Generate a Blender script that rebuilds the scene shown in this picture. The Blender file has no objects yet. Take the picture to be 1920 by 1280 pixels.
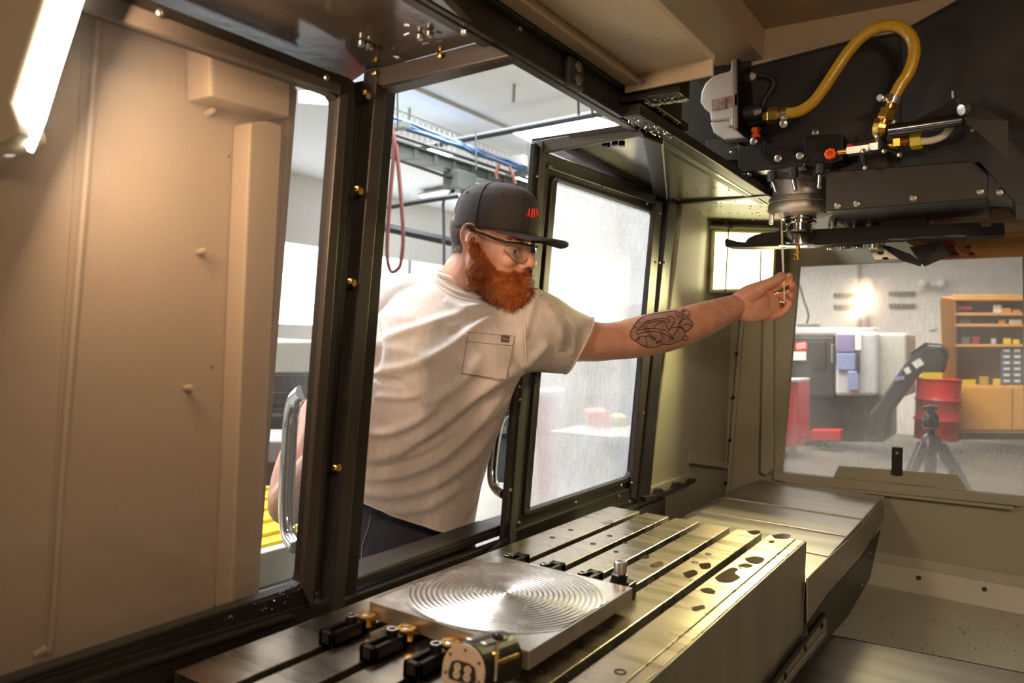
import bpy, bmesh, math, random
from mathutils import Vector, Matrix, noise
from mathutils.bvhtree import BVHTree
random.seed(7)
PI = math.pi
SC = bpy.context.scene
COL = SC.collection
# ------------------------------------------------------------------ camera
FPX, YAW, PITCH, ROLL = 1429.3, -.58517, -.0129, .04008
CAM = Vector((0, 0, 1.32))
FW = Vector((math.sin(YAW)*math.cos(PITCH), math.cos(YAW)*math.cos(PITCH), math.sin(PITCH)))
_r = Vector((math.cos(YAW), -math.sin(YAW), 0))
_u = Vector((-math.sin(YAW)*math.sin(PITCH), -math.cos(YAW)*math.sin(PITCH), math.cos(PITCH)))
RT = math.cos(ROLL)*_r + math.sin(ROLL)*_u
UP = -math.sin(ROLL)*_r + math.cos(ROLL)*_u
cd = bpy.data.cameras.new('camera'); cam = bpy.data.objects.new('camera', cd); COL.objects.link(cam)
m = Matrix((RT, UP, -FW)).transposed().to_4x4(); m.translation = CAM
cam.matrix_world = m
cd.sensor_width = 36; cd.lens = FPX/1920*36; cd.clip_start = .02; cd.clip_end = 100
cd.dof.use_dof = True; cd.dof.focus_distance = 1.75; cd.dof.aperture_fstop = 4.5
SC.camera = cam
# ------------------------------------------------------------------ world, exposure, lights
SC.view_settings.view_transform = 'Standard'; SC.view_settings.look = 'None'
SC.view_settings.exposure = 0.0; SC.view_settings.gamma = 1; SC.view_settings.use_curve_mapping = False
SC.cycles.use_denoising = True
SC.cycles.max_bounces = 8; SC.cycles.transparent_max_bounces = 16; SC.cycles.sample_clamp_indirect = 6
SC.cycles.caustics_reflective = False; SC.cycles.caustics_refractive = False
w = bpy.data.worlds.new('world'); SC.world = w; w.use_nodes = True
w.node_tree.nodes['Background'].inputs[0].default_value = (.75, .85, 1, 1)
w.node_tree.nodes['Background'].inputs[1].default_value = 1.0

def area(name, loc, aim, sx, sy, power, col, spread=180):
    l = bpy.data.lights.new(name, 'AREA'); l.shape = 'RECTANGLE'; l.size = sx; l.size_y = sy
    l.energy = power; l.color = col; l.spread = math.radians(spread)
    o = bpy.data.objects.new(name, l); COL.objects.link(o); o.location = loc
    o.rotation_euler = (Vector(aim)-Vector(loc)).to_track_quat('-Z', 'Y').to_euler()
    return o
area('machine_work_light', (-.835, .43, 1.58), (-.30, 1.5, 1.15), .05, .26, 5.4, (1, .70, .46))
area('warm_fill_right', (.75, -.2, 1.95), (-.45, 1.7, 1.30), .4, .2, 17, (1, .75, .52))  # unseen warm fill behind the camera, added to brighten the interior
area('corner_work_light', (-.60, 2.42, 1.50), (-.52, 1.2, .85), .14, .14, 4.5, (1, .86, .40), 110)
area('shop_light_near', (-2.6, 1.6, 3.35), (-2.2, 1.6, 0), 2.4, 1.2, 170, (.93, .97, 1), 125)
area('shop_light_mid', (-4.2, 5.5, 3.35), (-4.2, 5.5, 0), 3, 2, 300, (.93, .97, 1), 125)
area('shop_light_far', (-3.0, 9.5, 3.35), (-3.0, 9.5, 0), 5, 2.5, 620, (1, .95, .88), 150)
area('shop_light_side', (-5, -.5, 3.3), (-5, -.5, 0), 3, 2, 230, (.93, .97, 1), 125)

# ------------------------------------------------------------------ pixel -> point on a known plane of the place
def ray(x, y): return ((x-960)*RT - (y-640)*UP)/FPX + FW
def atX(x, y, X): d = ray(x, y); return CAM + d*((X-CAM.x)/d.x)
def atY(x, y, Y): d = ray(x, y); return CAM + d*((Y-CAM.y)/d.y)
def atZ(x, y, Z): d = ray(x, y); return CAM + d*((Z-CAM.z)/d.z)
def atT(x, y, t): return CAM + ray(x, y)*t

# ------------------------------------------------------------------ mesh helpers
class MB:
    def __init__(s): s.v = []; s.f = []
    def add(s, vs, fs):
        n = len(s.v); s.v += [Vector(v) for v in vs]; s.f += [tuple(i+n for i in f) for f in fs]; return s
    def box(s, a, b):
        x0, x1 = sorted((a[0], b[0])); y0, y1 = sorted((a[1], b[1])); z0, z1 = sorted((a[2], b[2]))
        return s.add([(x0,y0,z0),(x1,y0,z0),(x1,y1,z0),(x0,y1,z0),(x0,y0,z1),(x1,y0,z1),(x1,y1,z1),(x0,y1,z1)],
                     [(0,3,2,1),(4,5,6,7),(0,1,5,4),(1,2,6,5),(2,3,7,6),(3,0,4,7)])
    def cbox(s, c, dx, dy, dz, M=None):
        c = Vector(c); M = M or Matrix.Identity(3)
        vs = [c + M @ Vector((i*dx/2, j*dy/2, k*dz/2)) for k in (-1,1) for i, j in ((-1,-1),(1,-1),(1,1),(-1,1))]
        return s.add(vs, [(0,3,2,1),(4,5,6,7),(0,1,5,4),(1,2,6,5),(2,3,7,6),(3,0,4,7)])
    def prism(s, pts, ext):
        pts = [Vector(p) for p in pts]; ext = Vector(ext); n = len(pts)
        return s.add(pts + [p+ext for p in pts], [tuple(range(n))[::-1], tuple(range(n, 2*n))] + [(i, (i+1) % n, n+(i+1) % n, n+i) for i in range(n)])
    def tube(s, path, r, n=10, cap=True, ry=None):
        path = [Vector(p) for p in path]; k = len(path)
        rs = r if isinstance(r, (list, tuple)) else [r]*k
        vs = []; prev = None
        for i, p in enumerate(path):
            t = (path[min(i+1, k-1)] - path[max(i-1, 0)]).normalized()
            if prev is None:
                a = Vector((0, 0, 1)) if abs(t.z) < .9 else Vector((1, 0, 0))
                u = t.cross(a).normalized()
            else: u = (prev - t*prev.dot(t)).normalized()
            v = t.cross(u); prev = u
            for j in range(n):
                th = 2*PI*j/n; vs.append(p + rs[i]*(math.cos(th)*u + math.sin(th)*v*(ry or 1)))
        fs = [(i*n+j, i*n+(j+1) % n, (i+1)*n+(j+1) % n, (i+1)*n+j) for i in range(k-1) for j in range(n)]
        if cap: fs += [tuple(range(n))[::-1], tuple(range((k-1)*n, k*n))]
        return s.add(vs, fs)
    def lathe(s, o, ax, prof, n=24):
        """prof: list of (distance along the axis, radius)"""
        o = Vector(o); ax = Vector(ax).normalized(); u = ax.orthogonal().normalized(); v = ax.cross(u); vs = []
        for h, r in prof:
            for j in range(n):
                th = 2*PI*j/n; vs.append(o + ax*h + max(r, 1e-5)*(math.cos(th)*u + math.sin(th)*v))
        k = len(prof)
        fs = [(i*n+j, i*n+(j+1) % n, (i+1)*n+(j+1) % n, (i+1)*n+j) for i in range(k-1) for j in range(n)]
        return s.add(vs, fs + [tuple(range(n))[::-1], tuple(range((k-1)*n, k*n))])
    def ell(s, c, ax, n=16, m=10):
        """ax: three half-axis vectors"""
        c = Vector(c); vs = []; fs = []
        for i in range(m+1):
            ph = PI*i/m
            for j in range(n):
                th = 2*PI*j/n; vs.append(c + ax[0]*math.sin(ph)*math.cos(th) + ax[1]*math.sin(ph)*math.sin(th) + ax[2]*math.cos(ph))
        for i in range(m):
            for j in range(n): fs.append((i*n+j, i*n+(j+1) % n, (i+1)*n+(j+1) % n, (i+1)*n+j))
        return s.add(vs, fs)
    def ball(s, c, r, n=12, m=8): return s.ell(c, [Vector((r,0,0)), Vector((0,r,0)), Vector((0,0,r))], n, m)
    def limb(s, pts, rs, n=14, steps=5):
        P = smooth(pts, steps); R = smooth([(r, 0, 0) for r in rs], steps); R = [q[0] for q in R]
        s.tube(P, R, n); s.ball(P[0], R[0]*.98); s.ball(P[-1], R[-1]*.98); return s

def smooth(pts, k=6):
    pts = [Vector(p) for p in pts]; n = len(pts)
    if n < 3: return [pts[0].lerp(pts[-1], i/k) for i in range(k+1)]
    out = []
    for i in range(n-1):
        p0 = pts[max(i-1, 0)]; p1 = pts[i]; p2 = pts[i+1]; p3 = pts[min(i+2, n-1)]
        for j in range(k):
            t = j/k
            out.append(.5*((2*p1) + (-p0+p2)*t + (2*p0-5*p1+4*p2-p3)*t*t + (-p0+3*p1-3*p2+p3)*t**3))
    out.append(pts[-1]); return out

def link(o, parent=None):
    COL.objects.link(o)
    if parent:
        o.parent = parent; o.matrix_parent_inverse = Matrix.Translation(-parent.location)
    return o
def obj(name, mb, mat, parent=None, bevel=0, sm=False, fix=True):
    me = bpy.data.meshes.new(name); me.from_pydata([tuple(v) for v in mb.v], [], mb.f); me.update()
    if fix:
        bm = bmesh.new(); bm.from_mesh(me); bmesh.ops.recalc_face_normals(bm, faces=bm.faces); bm.to_mesh(me); bm.free()
    me.materials.append(mat)
    if sm:
        me.polygons.foreach_set('use_smooth', [True]*len(me.polygons))
        me.set_sharp_from_angle(angle=math.radians(38))
    o = bpy.data.objects.new(name, me); link(o, parent)
    if bevel:
        b = o.modifiers.new('bevel', 'BEVEL'); b.width = bevel; b.segments = 2; b.limit_method = 'ANGLE'; b.angle_limit = math.radians(40)
    return o
def thing(name, loc, label, cat, group=None):
    o = bpy.data.objects.new(name, None); o.empty_display_size = .05; COL.objects.link(o); o.location = Vector(loc)
    return tag(o, label, cat, group)
def tag(o, label, cat, group=None, kind=None):
    o['label'] = label; o['category'] = cat
    if group: o['group'] = group
    if kind: o['kind'] = kind
    return o
def struct(name, mb, mat, parent=None, bevel=0, sm=False):
    o = obj(name, mb, mat, parent, bevel, sm)
    if parent is None: o['kind'] = 'structure'
    return o
def sgroup(name, loc=(0, 0, 0)):
    o = bpy.data.objects.new(name, None); COL.objects.link(o); o.location = Vector(loc); o['kind'] = 'structure'; return o
def copy_tree(root, d, label=None, group=None):
    r = root.copy(); COL.objects.link(r); r.location = root.location + Vector(d)
    if label: r['label'] = label
    if group: r['group'] = group
    for ch in list(root.children):
        c = ch.copy(); COL.objects.link(c); c.parent = r; c.matrix_parent_inverse = ch.matrix_parent_inverse.copy()
        for g in list(ch.children):
            e = g.copy(); COL.objects.link(e); e.parent = c; e.matrix_parent_inverse = g.matrix_parent_inverse.copy()
    return r

# ------------------------------------------------------------------ materials
def srgb(r, g, b): return tuple(((c/255)/12.92 if c/255 < .04045 else ((c/255+.055)/1.055)**2.4) for c in (r, g, b))
def mat(name, col, rough=.5, metal=0, var=0, vscale=6, stretch=(1,1,1), bump=0, bscale=60, emit=0, coat=0, col2=None, sheen=0, sss=0, alpha=1, spec=.5):
    m = bpy.data.materials.new(name); m.use_nodes = True; nt = m.node_tree; N = nt.nodes; L = nt.links
    p = N['Principled BSDF']; p.inputs['Base Color'].default_value = (*col, 1); p.inputs['Roughness'].default_value = rough
    p.inputs['Metallic'].default_value = metal; p.inputs['Specular IOR Level'].default_value = spec
    if coat: p.inputs['Coat Weight'].default_value = coat; p.inputs['Coat Roughness'].default_value = .15
    if sss: p.inputs['Subsurface Weight'].default_value = sss; p.inputs['Subsurface Radius'].default_value = (.01, .004, .002); p.inputs['Subsurface Scale'].default_value = 1
    if sheen: p.inputs['Sheen Weight'].default_value = sheen
    if emit: p.inputs['Emission Color'].default_value = (*col, 1); p.inputs['Emission Strength'].default_value = emit
    if alpha < 1: p.inputs['Alpha'].default_value = alpha
    tc = N.new('ShaderNodeTexCoord'); mp = N.new('ShaderNodeMapping'); mp.inputs['Scale'].default_value = stretch
    L.new(tc.outputs['Object'], mp.inputs[0])
    if var or col2:
        n = N.new('ShaderNodeTexNoise'); n.inputs['Scale'].default_value = vscale; n.inputs['Detail'].default_value = 6
        L.new(mp.outputs[0], n.inputs['Vector'])
        r = N.new('ShaderNodeValToRGB'); r.color_ramp.elements[0].position = .35; r.color_ramp.elements[1].position = .65
        c2 = col2 or tuple(c*(1-var) for c in col)
        r.color_ramp.elements[0].color = (*c2, 1); r.color_ramp.elements[1].color = (*col, 1)
        L.new(n.outputs[0], r.inputs[0]); L.new(r.outputs[0], p.inputs['Base Color'])
        if metal:
            mr = N.new('ShaderNodeMapRange'); mr.inputs['To Min'].default_value = rough*.7; mr.inputs['To Max'].default_value = min(1, rough*1.4)
            L.new(n.outputs[0], mr.inputs[0]); L.new(mr.outputs[0], p.inputs['Roughness'])
    if bump:
        n2 = N.new('ShaderNodeTexNoise'); n2.inputs['Scale'].default_value = bscale; n2.inputs['Detail'].default_value = 4
        L.new(mp.outputs[0], n2.inputs['Vector'])
        b = N.new('ShaderNodeBump'); b.inputs['Strength'].default_value = bump; b.inputs['Distance'].default_value = .002
        L.new(n2.outputs[0], b.inputs['Height']); L.new(b.outputs[0], p.inputs['Normal'])
    return m
def pane_mat(name, lo, hi, tint=(1,1,1), glare_z=None, gloss=.06, dist=.0):
    """wet, splashed machine window: clear glass with run-down streaks and drops that scatter light"""
    m = bpy.data.materials.new(name); m.use_nodes = True; nt = m.node_tree; N = nt.nodes; L = nt.links
    N.remove(N['Principled BSDF']); out = N['Material Output']
    tr = N.new('ShaderNodeBsdfTransparent'); tr.inputs[0].default_value = (.93*tint[0], .93*tint[1], .93*tint[2], 1)
    di = N.new('ShaderNodeBsdfDiffuse'); di.inputs[0].default_value = (.8, .8, .8, 1)
    tl = N.new('ShaderNodeBsdfTranslucent'); tl.inputs[0].default_value = (.9, .9, .92, 1)
    gl = N.new('ShaderNodeBsdfGlossy'); gl.inputs['Roughness'].default_value = .12
    mx = N.new('ShaderNodeMixShader'); mx.inputs[0].default_value = .7; L.new(di.outputs[0], mx.inputs[1]); L.new(tl.outputs[0], mx.inputs[2])
    tc = N.new('ShaderNodeTexCoord'); mp = N.new('ShaderNodeMapping'); mp.inputs['Scale'].default_value = (1, 1, .10)
    L.new(tc.outputs['Object'], mp.inputs[0])
    n = N.new('ShaderNodeTexNoise'); n.inputs['Scale'].default_value = 330; n.inputs['Detail'].default_value = 5
    L.new(mp.outputs[0], n.inputs['Vector'])
    n2 = N.new('ShaderNodeTexNoise'); n2.inputs['Scale'].default_value = 5; L.new(tc.outputs['Object'], n2.inputs['Vector'])
    n3 = N.new('ShaderNodeTexNoise'); n3.inputs['Scale'].default_value = 260; n3.inputs['Detail'].default_value = 2; L.new(tc.outputs['Object'], n3.inputs['Vector'])
    a = N.new('ShaderNodeMath'); a.operation = 'MULTIPLY_ADD'; L.new(n.outputs[0], a.inputs[0]); a.inputs[1].default_value = 1.0; L.new(n2.outputs[0], a.inputs[2])
    a2 = N.new('ShaderNodeMath'); a2.operation = 'MULTIPLY_ADD'; L.new(n3.outputs[0], a2.inputs[0]); a2.inputs[1].default_value = .7; L.new(a.outputs[0], a2.inputs[2])
    mr = N.new('ShaderNodeMapRange'); mr.inputs['From Min'].default_value = .95; mr.inputs['From Max'].default_value = 1.75
    mr.inputs['To Min'].default_value = lo; mr.inputs['To Max'].default_value = hi; L.new(a2.outputs[0], mr.inputs[0])
    last = mr.outputs[0]
    if glare_z:  # whitens the lower glass, standing in for bright reflections on it
        sep = N.new('ShaderNodeSeparateXYZ'); L.new(tc.outputs['Object'], sep.inputs[0])
        fz = N.new('ShaderNodeMapRange'); fz.inputs['From Min'].default_value = glare_z[0]; fz.inputs['From Max'].default_value = glare_z[1]
        fz.inputs['To Min'].default_value = glare_z[2]; fz.inputs['To Max'].default_value = 0; L.new(sep.outputs[2], fz.inputs[0])
        mu = N.new('ShaderNodeMath'); mu.operation = 'MULTIPLY'; L.new(fz.outputs[0], mu.inputs[0]); L.new(n3.outputs[0], mu.inputs[1])
        ad = N.new('ShaderNodeMath'); ad.operation = 'ADD'; ad.use_clamp = True; L.new(last, ad.inputs[0]); L.new(mu.outputs[0], ad.inputs[1]); last = ad.outputs[0]
    m1 = N.new('ShaderNodeMixShader'); L.new(last, m1.inputs[0]); L.new(tr.outputs[0], m1.inputs[1]); L.new(mx.outputs[0], m1.inputs[2])
    m2 = N.new('ShaderNodeMixShader'); m2.inputs[0].default_value = gloss; L.new(m1.outputs[0], m2.inputs[1]); L.new(gl.outputs[0], m2.inputs[2])
    L.new(m2.outputs[0], out.inputs[0]); return m

M = {}
M['tan'] = mat('tan_enclosure_paint', (.38, .285, .195), .45, var=.08, vscale=3)
M['tanf'] = mat('tan_panel_paint_flecked', (.46, .38, .27), .5, col2=(.46*.93, .40*.93, .29*.93), vscale=4, bump=.05, bscale=200)
M['olive'] = mat('olive_grey_paint', (.43, .42, .32), .42, var=.1, vscale=4)
M['pan'] = mat('chip_pan_paint', (.62, .62, .52), .35, var=.12, vscale=3)
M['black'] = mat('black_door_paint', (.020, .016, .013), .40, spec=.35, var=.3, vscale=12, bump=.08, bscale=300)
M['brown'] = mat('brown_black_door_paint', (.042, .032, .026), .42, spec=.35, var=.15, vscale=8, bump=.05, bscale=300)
M['gloss'] = mat('wet_black_roof_paint', (.045, .035, .026), .16, var=.3, vscale=20, bump=.25, bscale=25)
M['head'] = mat('charcoal_head_paint', (.035, .029, .024), .45, spec=.35, var=.35, vscale=7, bump=.12, bscale=350)
M['rubber'] = mat('black_rubber', (.012, .011, .01), .55)
M['steel'] = mat('bright_steel', (.62, .60, .57), .30, 1, var=.12, vscale=30)
M['chrome'] = mat('chrome', (.8, .79, .77), .08, 1)
M['stain'] = mat('brushed_stainless', (.46, .44, .40), .33, 1, var=.22, vscale=22, stretch=(.06, 1, 1), bump=.04)
M['stainy'] = mat('brushed_stainless_side', (.42, .39, .34), .36, 1, var=.25, vscale=14, stretch=(1, 1, .12), bump=.05)
M['iron'] = mat('oiled_table_iron', (.58, .50, .40), .27, 1, var=.22, vscale=16, stretch=(.35, 2.2, 1), bump=.02, bscale=90)
M['alu'] = mat('milled_aluminium', (.80, .76, .71), .24, 1, var=.05, vscale=40)
M['alus'] = mat('sawn_aluminium_edge', (.62, .58, .53), .42, 1, var=.1, vscale=40)
M['oxide'] = mat('black_oxide_steel', (.018, .016, .014), .34, .6, var=.3, vscale=60)
M['brass'] = mat('brass', (.72, .43, .10), .28, 1, var=.2, vscale=80)
M['hose'] = mat('yellow_braided_hose', (.55, .31, .012), .22, bump=.4, bscale=500, coat=.6)
M['whtube'] = mat('milky_tube', (.6, .55, .44), .3)
M['orange'] = mat('orange_plastic', (.85, .12, .015), .35)
M['motor'] = mat('cast_grey_housing', (.42, .38, .345), .45, var=.15, vscale=18, bump=.15, bscale=200)
M['pink'] = mat('red_primer_paint', (.45, .12, .11), .5, var=.4, vscale=30)
M['sticker'] = mat('brown_worn_sticker', (.12, .06, .04), .4, col2=(.3, .2, .15), vscale=80)
M['amber'] = mat('orange_lit_panel', (.50, .27, .085), .4)  # orange lamplight put into the base colour of the sheet
M['skin'] = mat('skin', (.70, .37, .25), .45, sss=.12, col2=(.64, .30, .20), vscale=28, bump=.15, bscale=400)
M['shirt'] = mat('grey_cotton', (.64, .56, .51), .9, var=.1, vscale=90, stretch=(1,1,.4), bump=.25, bscale=900, sheen=.2)
M['denim'] = mat('dark_denim', (.016, .016, .026), .75, col2=(.035, .03, .045), vscale=25, bump=.3, bscale=500)
M['cap'] = mat('charcoal_cap_cloth', (.035, .027, .024), .85, var=.2, vscale=30, bump=.5, bscale=900)
M['red'] = mat('red_thread', (.75, .02, .015), .6)
M['beard'] = mat('ginger_beard', (.50, .135, .022), .6, col2=(.34, .075, .012), vscale=60, bump=.8, bscale=450)
M['hair'] = mat('short_brown_hair', (.10, .055, .03), .7, var=.4, vscale=200, bump=.8, bscale=500)
M['ink'] = mat('tattoo_ink', (.05, .042, .045), .7)
M['inkf'] = mat('tattoo_shade', (.27, .17, .135), .6)
M['eye'] = mat('eye_white', (.6, .55, .5), .2)
M['iris'] = mat('iris', (.03, .035, .04), .1)
M['lip'] = mat('lip', (.34, .12, .09), .4)
M['lens'] = pane_mat('clear_spectacle_lens', .02, .05, gloss=.22)
M['plastic'] = mat('black_plastic', (.015, .014, .014), .25)
M['white'] = mat('white_plastic', (.8, .79, .77), .35)
M['shopwall'] = mat('shop_wall_paint', (.84, .83, .81), .7, var=.03)
M['ceil'] = mat('ceiling_panel', (.84, .86, .90), .85, var=.02)
M['grid'] = mat('ceiling_grid', (.42, .40, .36), .6)
M['floor'] = mat('shop_concrete', (.17, .16, .125), .3, var=.2, vscale=2)
M['lamp'] = mat('fluorescent_panel', (1, 1, 1), emit=9)
M['glow_w'] = mat('warm_glow', (1, .86, .7), emit=9)
M['led'] = mat('led_strip', (1, .97, .88), emit=14)
M['ledy'] = mat('corner_led_panel', (1, .90, .50), emit=6)
M['sky'] = mat('daylight_window', (.93, .97, 1), emit=5)
M['pipe'] = mat('black_pipe', (.02, .02, .022), .5)
M['duct'] = mat('grey_green_duct', (.12, .135, .12), .5)
M['blue'] = mat('blue_cables', (.02, .07, .17), .5)
M['hosered'] = mat('red_air_hose', (.12, .03, .02), .5)
M['redp'] = mat('red_paint', (.55, .02, .025), .4, var=.1)
M['yell'] = mat('yellow_paint', (.80, .58, .01), .45, var=.12, vscale=12)
M['dark'] = mat('dark_machine_paint', (.035, .036, .04), .4)
M['grey'] = mat('light_grey_paint', (.50, .52, .55), .5)
M['wood'] = mat('yellow_wood', (.72, .36, .06), .45, var=.12, vscale=5, stretch=(1,1,6))
M['paper'] = mat('paper', (.8, .8, .78), .7)
M['violet'] = mat('violet_panel', (.20, .18, .36), .5)
M['bluep'] = mat('pale_blue_panel', (.22, .28, .50), .5)
M['shirtred'] = mat('dark_red_cloth', (.25, .015, .02), .7)
M['stainy2'] = mat('dull_steel_cover', (.56, .53, .48), .42, 1, var=.3, vscale=16, stretch=(.12, 1, 1), bump=.05)
M['pane_left'] = pane_mat('wet_left_door_glass', .03, .10, gloss=.05)
M['pane_right'] = pane_mat('wet_right_door_glass', .16, .60, gloss=.09)
M['pane_far'] = pane_mat('wet_far_window_glass', .02, .26, tint=(1, .98, .95), glare_z=(.84, 1.04, .85), gloss=.05)

M['spin'] = mat('ground_spindle_steel', (.75, .70, .64), .48, 1, var=.1, vscale=30, stretch=(8, 8, .3))
def atPl(x, y, p, n): d = ray(x, y); n = Vector(n); return CAM + d*((Vector(p)-CAM).dot(n)/d.dot(n))
M['bolt'] = mat('dull_bolt_steel', (.34, .31, .27), .38, 1)

# ================================================================== THE MACHINE ENCLOSURE (setting)
def slabX(px, X, th):            # outline on the plane x = X, with thickness th away from it
    return MB().prism([atX(x, y, X) for x, y in px], (th, 0, 0))
def slabY(px, Y, th): return MB().prism([atY(x, y, Y) for x, y in px], (0, th, 0))
def slabZ(px, Z, th): return MB().prism([atZ(x, y, Z) for x, y in px], (0, 0, th))
XD = -.90                        # plane of the front doors
def screw(parent, p, ax, r=.005, m=None, name='screw'):
    mb = MB().lathe(Vector(p)-Vector(ax)*.001, ax, [(0, r), (.0022, r), (.004, r*.72), (.0042, r*.42), (.0028, r*.40), (.0028, 0)], 12)
    return obj(name, mb, m or M['bolt'], parent, sm=True)

# --- left door (slid open): glass, frame, roof, post
d1 = sgroup('door_1', (XD, .6, .75))
GL = [(-180, -90), (601, 172), (612, 177), (619, 187), (620, 200), (555, 1078), (551, 1090), (541, 1098), (-60, 1290), (-260, 1340)]
OUT = [(-260, -130), (655, 150), (652, 200), (584, 1150), (-300, 1500)]
def ringX(outer, inner, X, th, name, mt, par, bevel=0):
    """frame = outline with a hole (strip between two outlines of equal count)"""
    n = len(inner); mb = MB()
    o = [atX(x, y, X) for x, y in outer]; i = [atX(x, y, X) for x, y in inner]; e = Vector((th, 0, 0))
    vs = o + i + [p+e for p in o] + [p+e for p in i]; fs = []
    for k in range(n):
        l = (k+1) % n
        fs += [(k, l, n+l, n+k), (2*n+k, 3*n+k, 3*n+l, 2*n+l), (k, 2*n+k, 2*n+l, l), (n+k, n+l, 3*n+l, 3*n+k)]
    mb.add(vs, fs); return struct(name, mb, mt, par, bevel)
inner = GL
outer = [(-220, -175), (600, 140), (630, 150), (641, 158), (643, 200), (572, 1090), (566, 1122), (548, 1127), (-60, 1335), (-300, 1400)]
ringX(outer, inner, XD, .028, 'window_frame', M['black'], d1, .002)
g0 = [(x + (-4 if x > 300 else 0), y) for x, y in GL]
ringX([(a[0]*.985+b[0]*.015, a[1]*.985+b[1]*.015) for a, b in zip(GL, outer)], [(x-(4 if x > 300 else 0), y+(4 if y < 600 else -4)) for x, y in GL], XD+.012, .02, 'rubber_seal', M['rubber'], d1)
obj('window_pane', slabX(GL, XD-.004, .003), M['pane_left'], d1)
# upper and lower rails with their folded lips
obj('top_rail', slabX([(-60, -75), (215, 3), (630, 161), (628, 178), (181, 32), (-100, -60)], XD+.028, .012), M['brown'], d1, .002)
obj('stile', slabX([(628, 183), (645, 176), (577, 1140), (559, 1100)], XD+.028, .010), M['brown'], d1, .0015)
obj('stile_channel', slabX([(645, 160), (682, 150), (600, 1150), (577, 1150)], XD-.012, .010), M['black'], d1)
obj('lower_rail', slabX([(-60, 1300), (548, 1130), (598, 1120), (600, 1200), (-120, 1500)], XD+.012, .02), M['black'], d1, .002)
obj('lower_ledge', slabX([(-60, 1340), (545, 1147), (545, 1155), (-60, 1352)], XD+.032, .012), M['black'], d1, .001)
# post: lit flange + reveal
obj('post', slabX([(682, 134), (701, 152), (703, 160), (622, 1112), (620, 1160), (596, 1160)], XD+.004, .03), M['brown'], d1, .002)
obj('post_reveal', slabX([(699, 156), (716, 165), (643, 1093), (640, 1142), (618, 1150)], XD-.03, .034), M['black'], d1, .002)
ZR = 1.32+.41
obj('roof_panel', slabZ([(-330, -330), (-200, -170), (215, 3), (640, 166), (684, 136), (905, 76), (770, -60), (500, -420)], ZR+.002, .012), M['gloss'], d1)
Ye = atZ(684, 134, ZR).y
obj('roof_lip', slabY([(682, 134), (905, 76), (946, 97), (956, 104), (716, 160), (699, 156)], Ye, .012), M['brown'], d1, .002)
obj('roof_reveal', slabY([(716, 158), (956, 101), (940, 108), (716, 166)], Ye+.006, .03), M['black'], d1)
# screws and yellow plastic plugs of the door
for x, y in [(299, 24), (612, 146)]: screw(d1, atX(x, y, XD+.042), (1, 0, 0), .0048)
for x, y in [(648, 206), (626, 499), (604, 788), (581, 1080)]: screw(d1, atX(x, y, XD+.0), (1, 0, 0), .0042)
for x, y in [(606, 751)]: screw(d1, atX(x, y, XD+.0), (1, 0, 0), .006, M['rubber'])
for x, y in [(682, 173), (668, 354), (655, 527), (627, 876)]:
    p = atX(x, y, XD+.034); obj('brass_plug', MB().lathe(p, (1, 0, 0), [(0, .0042), (.006, .0042), (.007, .003), (.007, 0)], 10), M['brass'], d1, sm=True)
    q = p + Vector((.0, .010, -.002)); obj('rust_stain', MB().lathe(q, (1, 0, 0), [(0, .006), (.0008, .0055), (.0008, 0)], 7), mat('rust', (.35, .16, .03), .7), d1)
for x, y in [(706, 138), (828, 105)]:
    p = atY(x, y, Ye-.002); obj('brass_plug', MB().lathe(p, (0, -1, 0), [(0, .0045), (.006, .0045), (.007, .003), (.007, 0)], 10), M['brass'], d1, sm=True)
for x, y in [(678, 78), (693, 84), (788, 66), (806, 60), (728, 140), (870, 56)]:
    p = atZ(x, y, ZR); obj('screw', MB().lathe(p, (0, 0, -1), [(0, .0055), (.006, .005), (.007, .003), (.007, 0)], 10), M['steel'], d1, sm=True)
chip = MB()
random.seed(3)
for x, y in [(737, 104), (768, 62), (792, 53), (804, 80), (829, 75), (738, 105)]:
    p = atZ(x, y, ZR-.003); a = random.random()*6
    chip.tube([p, p+Vector((.009*math.cos(a), .009*math.sin(a), -.002))], .0016, 5)
for k in range(60):
    x = random.uniform(420, 600); y = 1282 - (x)*.325 + random.uniform(-8, 26) ; p = atX(x, y, XD+.034)
    if random.random() < .4: chip.tube([p, p+Vector((.001, random.uniform(-.004, .004), random.uniform(-.004, .004)))], .0007, 4)
for k in range(28):
    x, y = random.choice([(576, 1095), (581, 1030), (586, 940), (610, 1140)]); x += random.gauss(0, 4); y += random.gauss(0, 8); p = atX(x, y, XD+.002)
    chip.tube([p, p+Vector((.003, random.uniform(-.004, .004), random.uniform(-.004, .004)))], .0008, 4)
o = obj('metal_chips', chip, M['steel'], d1); o['kind'] = 'stuff'
# chrome pull handle outside the left door (seen through its glass)
hp = [atX(*q) for q in [(568, 735, XD-.03), (552, 752, XD-.06), (545, 790, XD-.075), (540, 870, XD-.075), (537, 950, XD-.075), (541, 1000, XD-.06), (556, 1025, XD-.03)]]
obj('pull_handle', MB().tube(smooth(hp, 6), .0125, 14), M['chrome'], d1, sm=True)

# --- fixed tan sheet-metal panel behind the left glass
wl = sgroup('wall_front', (-1.0, .5, .75))
XP = -.975
obj('panel', slabX([(-400, -250), (183, 10), (560, 160), (545, 171), (470, 1140), (0, 1300), (-400, 1400)], XP, -.006), M['tan'], wl, .002)
obj('raised_panel', slabX([(-400, -300), (160, 0), (130, 430), (76, 1240), (-300, 1400)], XP+.001, .004), M['tan'], wl, .004)
obj('panel_fold', MB().tube(smooth([atX(*q, XP+.004) for q in [(186, 5), (153, 425), (119, 850), (96, 1190), (82, 1216), (60, 1228)]], 5), .005, 8), M['tan'], wl, sm=True)
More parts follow.
